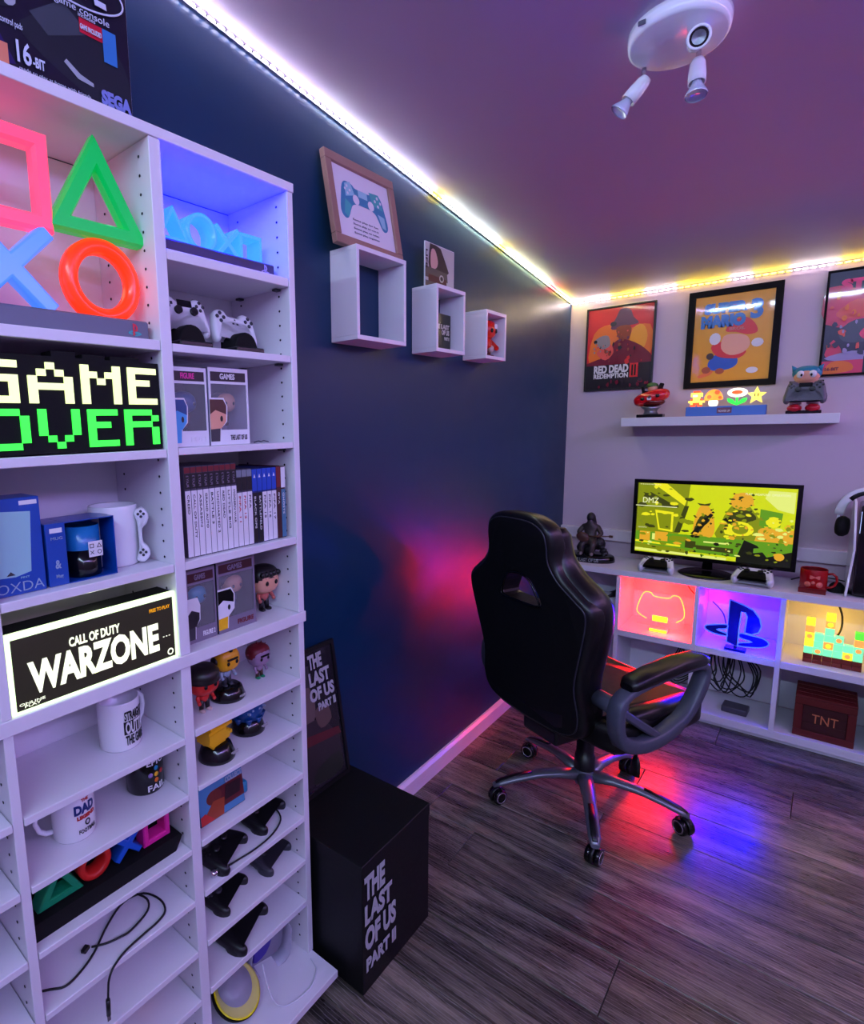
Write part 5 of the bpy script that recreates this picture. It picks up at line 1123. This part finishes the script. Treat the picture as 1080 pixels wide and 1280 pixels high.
# blue cube: logo sign
t = thing('logo_sign', 'dark blue upright P logo sign with a pale blue edge in the blue lit cube', 'lamp', (.884, 3.150, .3845))
lp = [(-.032, .042), (.006, .028), (.006, .205), (.010, .205), (.044, .188), (.060, .16), (.062, .13), (.05, .108), (.022, .104), (.022, .080), (.05, .082), (.085, .098), (.1, .13), (.096, .165), (.07, .20), (.03, .225), (-.032, .24)]
lp = [(-.034, .036), (.008, .022), (.008, .108), (.012, .19), (.026, .188), (.034, .17), (.030, .095), (.055, .090), (.080, .105), (.088, .135), (.080, .170), (.055, .205), (.02, .222), (-.034, .238)]
dk = M('logo_dark_blue', (4, 12, 90), .25, emis=.16, ecol=(0, 10, 150)); ed = M('logo_edge_glow', (60, 90, 255), .3, emis=1.2, ecol=(70, 105, 255))
wing1 = [tuple(p) for p in smooth([(-.038, .118), (-.085, .108), (-.118, .096), (-.118, .080), (-.09, .066), (-.038, .062), (-.038, .076), (-.075, .086), (-.038, .098)], 3)]
wing2 = [tuple(p) for p in smooth([(.014, .088), (.05, .086), (.095, .082), (.118, .066), (.112, .048), (.08, .034), (.014, .026), (.014, .042), (.06, .056), (.014, .066)], 3)]
for pts in (lp, wing1, wing2):
    B().prism(pts, -.006, .004).obj('letter_face', dk, t)
    B().tube([(a_, -.006, c_) for a_, c_ in pts], .0026, 6, 0, True).obj('lit_edge', ed, t)
B().box(-.04, .04, -.02, .03, 0, .012, .002).obj('foot', dk, t); B().box(-.006, .006, -.004, .004, .01, .04).obj('stem', dk, t)
lamp(t, (-.06, .08, .22), (.002, .002, 1), 8, .03); lamp(t, (.08, -.03, .10), (.002, .002, 1), 7, .03); lamp(t, (-.11, .19, .16), (1, .01, .5), .25, .02)
t = thing('blue_cube_cable', 'thin dark cable at the back left of the blue lit cube', 'cable', (.79, 3.37, .46))
B().tube(smooth([(-.03, 0, .08), (0, 0, .05), (.02, 0, .02), (.03, 0, -.02)], 4, False), .0025, 6).obj('cord', cable_m, t)
# block lamp
t = thing('block_lamp', 'glowing lamp built of yellow, orange and teal blocks in the right hand cube', 'lamp', (1.215, 3.20, .3845))
gt = glow('glow_teal', (120, 235, 170), .9); gyy = glow('glow_lemon', (245, 225, 50), 1.1); gor = glow('glow_block_orange', (255, 150, 70), 1.1); glf = glow('glow_block_leaf', (90, 225, 60), .9)
bs = .0315
gm = {'l': gyy, 'o': gor, 't': gt, 'g': glf}
rowsB = ["..l...", "l.o..g", "l.t.to"[:6], "ltottt", "ltttot"]
rowsB = ["..l...", "l.o...", "o.t..g", "lttt.o", "ltottt", "ttttlt"]
for r_i, row in enumerate(rowsB):
    for c_i, ch in enumerate(row):
        if ch == '.': continue
        x0 = -.095+c_i*bs; z0 = .040+(len(rowsB)-1-r_i)*bs
        B().box(x0+.0006, x0+bs-.0006, -.016, .014, z0+.0006, z0+bs-.0006, .0018).obj('block', gm[ch], t)
        if (r_i+c_i) % 3 == 0: B().prism(circ(x0+bs/2, z0+bs/2, bs*.30, 12), -.0172, -.0162).obj('block_spot', gor if ch != 'o' else gyy, t)
for c_i in range(6):
    B().box(-.095+c_i*bs+.0005, -.095+(c_i+1)*bs-.0005, -.018, .016, .0215, .0395, .001).obj('base_brick', M('brick_maroon', (120, 35, 25), .4), t)
    B().box(-.095+c_i*bs+.0005, -.095+(c_i+1)*bs-.0005, -.018, .016, .0, .0205, .001).obj('base_brick', M('brick_maroon'), t)
lamp(t, (-.01, .10, .13), (1, .48, .005), .42, .02); lamp(t, (0, -.05, .2), (1, .6, .05), .05, .02)
t = thing('lamp_cable', 'black cable rising behind the block lamp', 'cable', (1.235, 3.30, .46))
B().tube(smooth([(-.02, .0, .0), (.0, 0, .06), (.0, 0, .12), (-.015, 0, .17)], 4, False), .004, 8).obj('cord', cable_m, t)
# TNT crate
t = thing('crate', 'dark red crate printed TNT in the lower right cube', 'crate', (1.212, 3.24, .0555))
cr = M('crate_red', (96, 20, 14), .5); cr2 = M('crate_dark', (60, 12, 10), .5)
B().box(-.092, .092, -.088, .085, .004, .172, .001).obj('box', cr2, t)
for z0, z1 in ((0, .03), (.148, .178)): B().box(-.1, .1, -.095, -.087, z0, z1, .002).obj('front_plank', cr, t)
for x0, x1 in ((-.1, -.072), (.072, .1)): B().box(x0, x1, -.095, -.087, .0305, .1475, .002).obj('front_plank', cr, t)
for k in range(3): B().box(-.0715, .0715, -.0905, -.087, .032+k*.039, .068+k*.039, .001).obj('inner_plank', cr2, t)
for k in range(4): B().box(-.1, .1, -.095+k*.046, -.051+k*.046, .1785, .188, .002).obj('lid_plank', cr, t)
text(t, 'TNT', -.04, .072, .045, .112, M('crate_print', (205, 120, 75), .5), -.092, .0)
# cable tangle and power brick
t = thing('power_brick', 'grey power brick in the lower middle cube', 'adapter', (.898, 3.22, .0555), -.05)
B().box(-.05, .05, -.03, .05, 0, .030, .006, 0, 2).obj('case', M('mid_grey_plastic', (70, 66, 78), .4), t)
t = thing('cable_tangle', 'tangle of black cables hanging in the cube under the blue lit sign', 'cables', (.87, 3.3, .0555))
random.seed(3)
for k in range(9):
    x0 = random.uniform(-.11, .0); x1 = random.uniform(-.05, .09); a_ = random.uniform(.12, .2)
    pts = [(x0*.3-.01, .05, .285), (x0, .03+random.uniform(-.03, .03), .24), (x0-.03+random.uniform(-.02, .06), .0, .16), (x1-.05, -.02+random.uniform(-.03, .03), .07+random.uniform(0, .06)), (x1, .0, .05+random.uniform(0, .06)), (x1+.02, .02, a_), (x1*.6, .05, .24)]
    B().tube(smooth(pts, 4, False), .0032, 6).obj('cord', cable_m, t)
t = thing('cable_tangle', 'few dark cables lying in the cube under the red lit sign', 'cables', (.60, 3.3, .0555))
for k in range(4):
    pts = [(.05, .06, .28), (.03+k*.01, .02, .2), (-.02+k*.02, -.02, .12+k*.02), (.04, -.03, .05+k*.015), (.1, .0, .09+k*.01)]
    B().tube(smooth(pts, 4, False), .0032, 6).obj('cord', cable_m, t)

# ================================================================ CEILING SPOTLIGHT
ang = math.atan(.117)
cx_, cy_ = .812, 1.60
t = thing('ceiling_light', 'round white ceiling fitting with three swivelling spotlights', 'ceiling light', (cx_, cy_, ceil_z(cy_)-.001), 0, None, -ang)
B().lathe([(.001, -.03), (.090, -.03), (.097, -.026), (.099, -.012), (.099, 0), (.001, 0)], n=48).obj('plate', gloss_white, t)
def spot(p, d, dark=False):
    d = Vector(d).normalized(); q = Vector(p)+Vector((0, 0, -.03))
    k = q+Vector((0, 0, -.032))
    s = B().cyl(q, k, .005, .005, 10).ell(k, .008, 10, 8).obj('stem', chrome, t)
    h = B().lathe([(.001, -.012), (.012, -.010), (.0155, .0), (.0175, .022), (.0175, .045), (.0155, .045), (.0155, .03), (.001, .028)], k, 24, 0, True, d).obj('spot_head', gloss_white, t)
    bl = B().lathe([(.009, .035), (.011, .048), (.020, .066), (.0225, .072), (.0215, .074)], k, 24, 0, True, d, False).obj('bulb', M('bulb_glass', (200, 205, 225), .12, .3), h)
    B().lathe([(.0205, .072), (.018, .0705), (.001, .070)], k, 24, 0, True, d, False).obj('bulb_face', M('bulb_face', (205, 210, 235), .12, .2), h)
    if dark:
        B().lathe([(.0215, .0745), (.0225, .077), (.0175, .077), (.0175, .0745)], k, 24, 0, True, d, False).obj('bezel_ring', gloss_white, h); B().lathe([(.0172, .0745), (.013, .0745)], k, 24, 0, True, d, False).obj('dark_ring', gblack, h); B().lathe([(.0128, .0745), (.006, .073), (.001, .072)], k, 20, 0, True, d, False).obj('lens', silver, h)
    return h
spot((-.075, .045, 0), (-.6, -.15, -.75)); spot((.033, .052, 0), (.05, -.1, -1)); spot((.035, -.0, .012), (.25, -.9, -.42), True)
# small fixing notch on the rim
B().box(-.06, -.045, -.0905, -.086, -.022, -.012, .001).obj('rim_clip', silver, t)

# ================================================================ GAMING CHAIR
t = thing('gaming_chair', 'black leather gaming chair with grey arm loops seen from behind, on the wooden floor', 'chair', (.538, 2.157, 0), math.radians(-25))
leath = M('black_leather', (9, 9, 12), .34, spec=.42); leath2 = M('back_fabric', (7, 7, 9), .6, spec=.3)
# base: five legs, each with a caster
def leg(ang, swivel):
    d = Vector((math.sin(ang), math.cos(ang), 0)); n = Vector((d.y, -d.x, 0))
    prof = [(.02, .118, .030, .022), (.10, .124, .026, .017), (.18, .118, .022, .014), (.26, .100, .021, .013), (.32, .082, .020, .012), (.342, .072, .014, .008)]
    rings = []
    for r, z, w_, h_ in prof:
        rings.append([d*r+n*w_*math.cos(a)*1.0+Vector((0, 0, z+h_*math.sin(a))) for a in [2*PI*k/12 for k in range(12)]])
    o = B().loft(rings).obj('leg', silver, t)
    pr_ = [(.20, .128, .009), (.26, .114, .012), (.315, .094, .012), (.335, .084, .008)]
    rings = [[d*r+n*w_*math.cos(a)+Vector((0, 0, z+.0035*math.sin(a))) for a in [2*PI*k/10 for k in range(10)]] for r, z, w_ in pr_]
    B().loft(rings).obj('leg_cap', black, o)
    c = d*.325; sd = Vector((math.cos(swivel), math.sin(swivel), 0))  # axle direction
    cs = B(); rr = .029
    for s in (-1, 1): cs.lathe([(.001, -.009), (rr-.004, -.009), (rr, -.006), (rr, .006), (rr-.004, .009), (.001, .009)], c+sd*s*.0145+Vector((0, 0, rr)), 24, 0, True, sd)
    cs.cyl(c+Vector((0, 0, rr)), c+Vector((0, 0, .075)), .007, .007, 10)
    hd = B(); q = Vector((-sd.y, sd.x, 0))
    co = cs.obj('caster', gblack, t)
    for s in (-1, 1): B().lathe([(rr*.80, 0), (rr*.80, .0008), (rr*.62, .0008), (rr*.62, 0)], c+sd*s*.0236+Vector((0, 0, rr)), 24, 0, True, sd*s, False).obj('wheel_ring', chrome, co)
    rings = []
    for k in range(9):
        a = math.radians(200-220*k/8) if True else 0
        rings.append([c+sd*x+q*(rr+.005)*math.cos(a)*1.0+Vector((0, 0, rr+(rr+.006)*math.sin(a))) for x in (-.006, .006)]+[c+sd*x+q*(rr+.002)*math.cos(a)+Vector((0, 0, rr+(rr+.003)*math.sin(a))) for x in (.006, -.006)])
    B().loft(rings).obj('caster_hood', black, co)
# world angles of the five legs measured from +x; local angle from +Y clockwise
for wa, sw in ((293, .35), (8, 1.4), (76, .2), (148, 1.9), (220, .0)):
    la = math.radians(90-wa)-math.radians(25)
    leg(la, sw)
B().lathe([(.001, .085), (.034, .085), (.040, .10), (.040, .13), (.032, .142), (.03, .15), (.001, .15)], n=24).obj('hub', silver, t)
B().lathe([(.036, .145), (.035, .20), (.031, .202), (.031, .26), (.027, .262), (.027, .33), (.001, .33)], n=24, cap=False).obj('gas_cover', black, t)
B().cyl((0, 0, .14), (0, 0, .37), .014, .014, 16).obj('gas_column', chrome, t)
B().prism([(-.07, .345), (.07, .345), (.10, .385), (-.10, .385)], -.15, .13, 0, .004, 2).obj('mechanism', black, t)
B().tube([(.05, .02, .36), (.16, .02, .355), (.20, .01, .345), (.205, .005, .30)], .005, 8).obj('lever_rod', black, t)
B().tube([(.205, .005, .305), (.206, .003, .28), (.207, .0, .235)], [.008, .015, .017], 10, 0, False, (1.1, .5)).obj('lever_paddle', black, t)
B().cyl((.0, .06, .335), (.0, .16, .325), .022, .026, 16).obj('tilt_knob', black, t)
# seat cushion
so = smooth([(-.25, -.20), (.25, -.20), (.265, 0), (.265, .2), (.22, .275), (0, .285), (-.22, .275), (-.265, .2), (-.265, 0)], 4)
B().prism([(p.x, p.y) for p in so], .385, .475, 0, .035, 5, True, lambda a, y, c: (a, c, y+.02*abs(a/.26)**3*(1 if y > .43 else 0)+(.015 if c > .2 and y > .43 else 0))).obj('seat', leath, t)
for s in (-1, 1): B().tube([(s*.225, -.17, .475), (s*.235, 0, .482), (s*.23, .2, .485)], [.03, .036, .028], 12, 0, False, (.8, 1)).obj('seat_bolster', leath, t)
B().tube(smooth([(-.19, -.15, .482), (-.19, .24, .492)], 2, False), .002, 6).tube([(.19, -.15, .482), (.19, .24, .492)], .002, 6).obj('seat_stitching', M('grey_stitch', (90, 88, 96), .6), t)
# backrest: reclined shell; local (a = right, c = height) -> y follows the recline
def rec(a, y, c): 
    return (a-.032, -.268-(c-.45)*.115+y+.12*max(0, abs(a)-.12)**1.0*.6*(1 if c < 1.0 else .6), c)
OUT = [(0, .385), (.16, .395), (.225, .43), (.245, .50), (.235, .60), (.262, .72), (.288, .83), (.282, .885), (.235, .925), (.185, .965), (.158, 1.01), (.155, 1.07), (.138, 1.118), (.085, 1.148), (0, 1.154)]
full = OUT+[(-x, z) for x, z in OUT[-2:0:-1]]
fo = smooth(full, 4)
shell = B().prism([(p.x, p.y) for p in fo], 0, .075, 0, .022, 4, True, rec).obj('backrest', leath, t)
cut = B()
for s in (1,):
    pts = smooth([(-.090, .846), (-.082, .880), (-.055, .925), (-.02, .942), (.02, .942), (.055, .925), (.082, .88), (.090, .846), (.03, .840), (-.03, .840)], 3)
    cut.prism([(p.x, p.y) for p in pts], -.08, .16, 0, 0, 3, False, rec)
co = cut.obj('cut', leath); co.parent = None
co.matrix_world = Matrix.Translation((.538, 2.157, 0)) @ Matrix.Rotation(math.radians(-25), 4, 'Z')
bpy.context.view_layer.update()
boolean(shell, co)
# side wings reaching forward
for s in (-1, 1):
    wp = [(s*.148, 1.115), (s*.158, 1.02), (s*.20, .955), (s*.270, .90), (s*.286, .84), (s*.262, .72), (s*.236, .60), (s*.243, .50), (s*.215, .44)]
    cpts = smooth(wp, 3, False); rings = []
    n = len(cpts)
    for i, p in enumerate(cpts):
        f = i/(n-1); dpt = .046+.022*math.sin(PI*min(1, f*1.15)); th = .024
        if i in (0, n-1): dpt *= .5; th *= .6
        c = Vector(rec(p.x-s*.020, .060, p.y))
        t_ = (cpts[min(n-1, i+1)]-cpts[max(0, i-1)]).normalized(); nn = Vector((t_.y, 0, -t_.x))
        rings.append([c+nn*th*math.cos(a)+Vector((0, dpt*.75*math.sin(a)+.012, 0)) for a in [2*PI*k/12 for k in range(12)]])
    B().loft(rings).obj('side_bolster', leath, t)
# rear panel, slightly recessed look: darker fabric, with piping round it
pin = []
for i, p in enumerate(fo):
    d = fo[(i+1) % len(fo)]-fo[i-1]; d.normalize(); pin.append((p.x-d.y*.020, p.y+d.x*.020))
B().tube([rec(a, -.0005, c) for a, c in pin], .0028, 6, 0, True).obj('piping', M('piping_grey', (44, 44, 54), .3), t)
bb = B().prism(pin, -.003, .002, 0, 0, 3, False, rec).obj('rear_panel', leath2, t)
cut = B()
for s in (1,):
    pts = smooth([(-.095, .841), (-.087, .882), (-.058, .930), (-.021, .947), (.021, .947), (.058, .930), (.087, .882), (.095, .841), (.03, .835), (-.03, .835)], 3)
    cut.prism([(p.x, p.y) for p in pts], -.08, .16, 0, 0, 3, False, rec)
co = cut.obj('cut', leath); co.matrix_world = Matrix.Translation((.538, 2.157, 0)) @ Matrix.Rotation(math.radians(-25), 4, 'Z')
bpy.context.view_layer.update(); boolean(bb, co)
for s in (1,):
    pts = smooth([(-.090, .846), (-.082, .880), (-.055, .925), (-.02, .942), (.02, .942), (.055, .925), (.082, .88), (.090, .846), (.03, .840), (-.03, .840)], 3)
    B().tube([rec(p.x, -.001, p.y) for p in pts], .0035, 6, 0, True).obj('slot_trim', gblack, t)
# lower back cushion front swell and head cushion
B().ell(rec(0, .085, .58), (.15, .035, .10), 16, 10).obj('lumbar_pad', leath, t)
B().ell(rec(0, .080, 1.05), (.12, .03, .075), 16, 10).obj('head_pad', leath, t)
B().box(-.08, .08, -.235, -.12, .33, .385, .01, 0, 2).obj('back_bracket', black, t)
# arm loops
def stroke(path, w_, x0, x1, bev=.006, closed=True):
    k = len(path); P = [Vector(p) for p in path]; rings = []
    for i in range(k):
        a = P[(i-1) % k] if closed or i else P[i]; c = P[(i+1) % k] if closed or i < k-1 else P[i]
        d = (c-a).normalized(); n = Vector((-d.y, d.x)); ww = w_[i] if isinstance(w_, list) else w_
        p = P[i]; o, q = p-n*ww/2, p+n*ww/2
        def pt(x, v): return (x, v.x, v.y)
        rings.append([pt(x0+bev, o), pt(x1-bev, o), pt(x1, o+n*bev), pt(x1, q-n*bev), pt(x1-bev, q), pt(x0+bev, q), pt(x0, q-n*bev), pt(x0, o+n*bev)])
    return rings
armg = M('arm_grey', (74, 78, 92), .42, .1)
for s in (-1, 1):
    lp_ = smooth([(-.205, .600), (-.222, .560), (-.215, .49), (-.175, .445), (-.09, .425), (.01, .440), (.095, .485), (.145, .545), (.175, .61), (.155, .648), (.05, .650), (-.08, .636), (-.165, .620)], 3)
    wd = []
    for p in lp_: wd.append(.026 if p.y > .6 else (.044 if p.y < .46 else .034))
    xa, xb = s*.272, s*.322
    B().loft(stroke([(p.x, p.y) for p in lp_], wd, min(xa, xb), max(xa, xb)), 0, True, False, True).obj('arm_loop', armg, t)
    B().loft(stroke([(-.205, .560), (-.12, .50), (-.04, .445)], .026, min(xa, xb)+.008, max(xa, xb)-.008, .005, False), 0, False, True, False).obj('arm_strut', armg, t)
    secs = [(-.185, .637, .022, .012), (-.165, .645, .034, .020), (-.08, .657, .038, .023), (.04, .670, .038, .023), (.14, .671, .035, .021), (.178, .664, .020, .012)]
    rings = [[(s*.297+w_*math.copysign(abs(math.cos(a))**.7, math.cos(a)), y, z+h_*math.copysign(abs(math.sin(a))**.7, math.sin(a))) for a in [2*PI*k/16 for k in range(16)]] for y, z, w_, h_ in secs]
    B().loft(rings).obj('arm_pad', leath, t)
    B().box(min(s*.225, s*.275), max(s*.225, s*.275), -.12, .06, .385, .405, .003).obj('arm_bracket', black, t)
    B().cyl((s*.2, -.195, .565), (s*.3, -.205, .565), .028, .03, 20).obj('arm_pivot', armg, t)
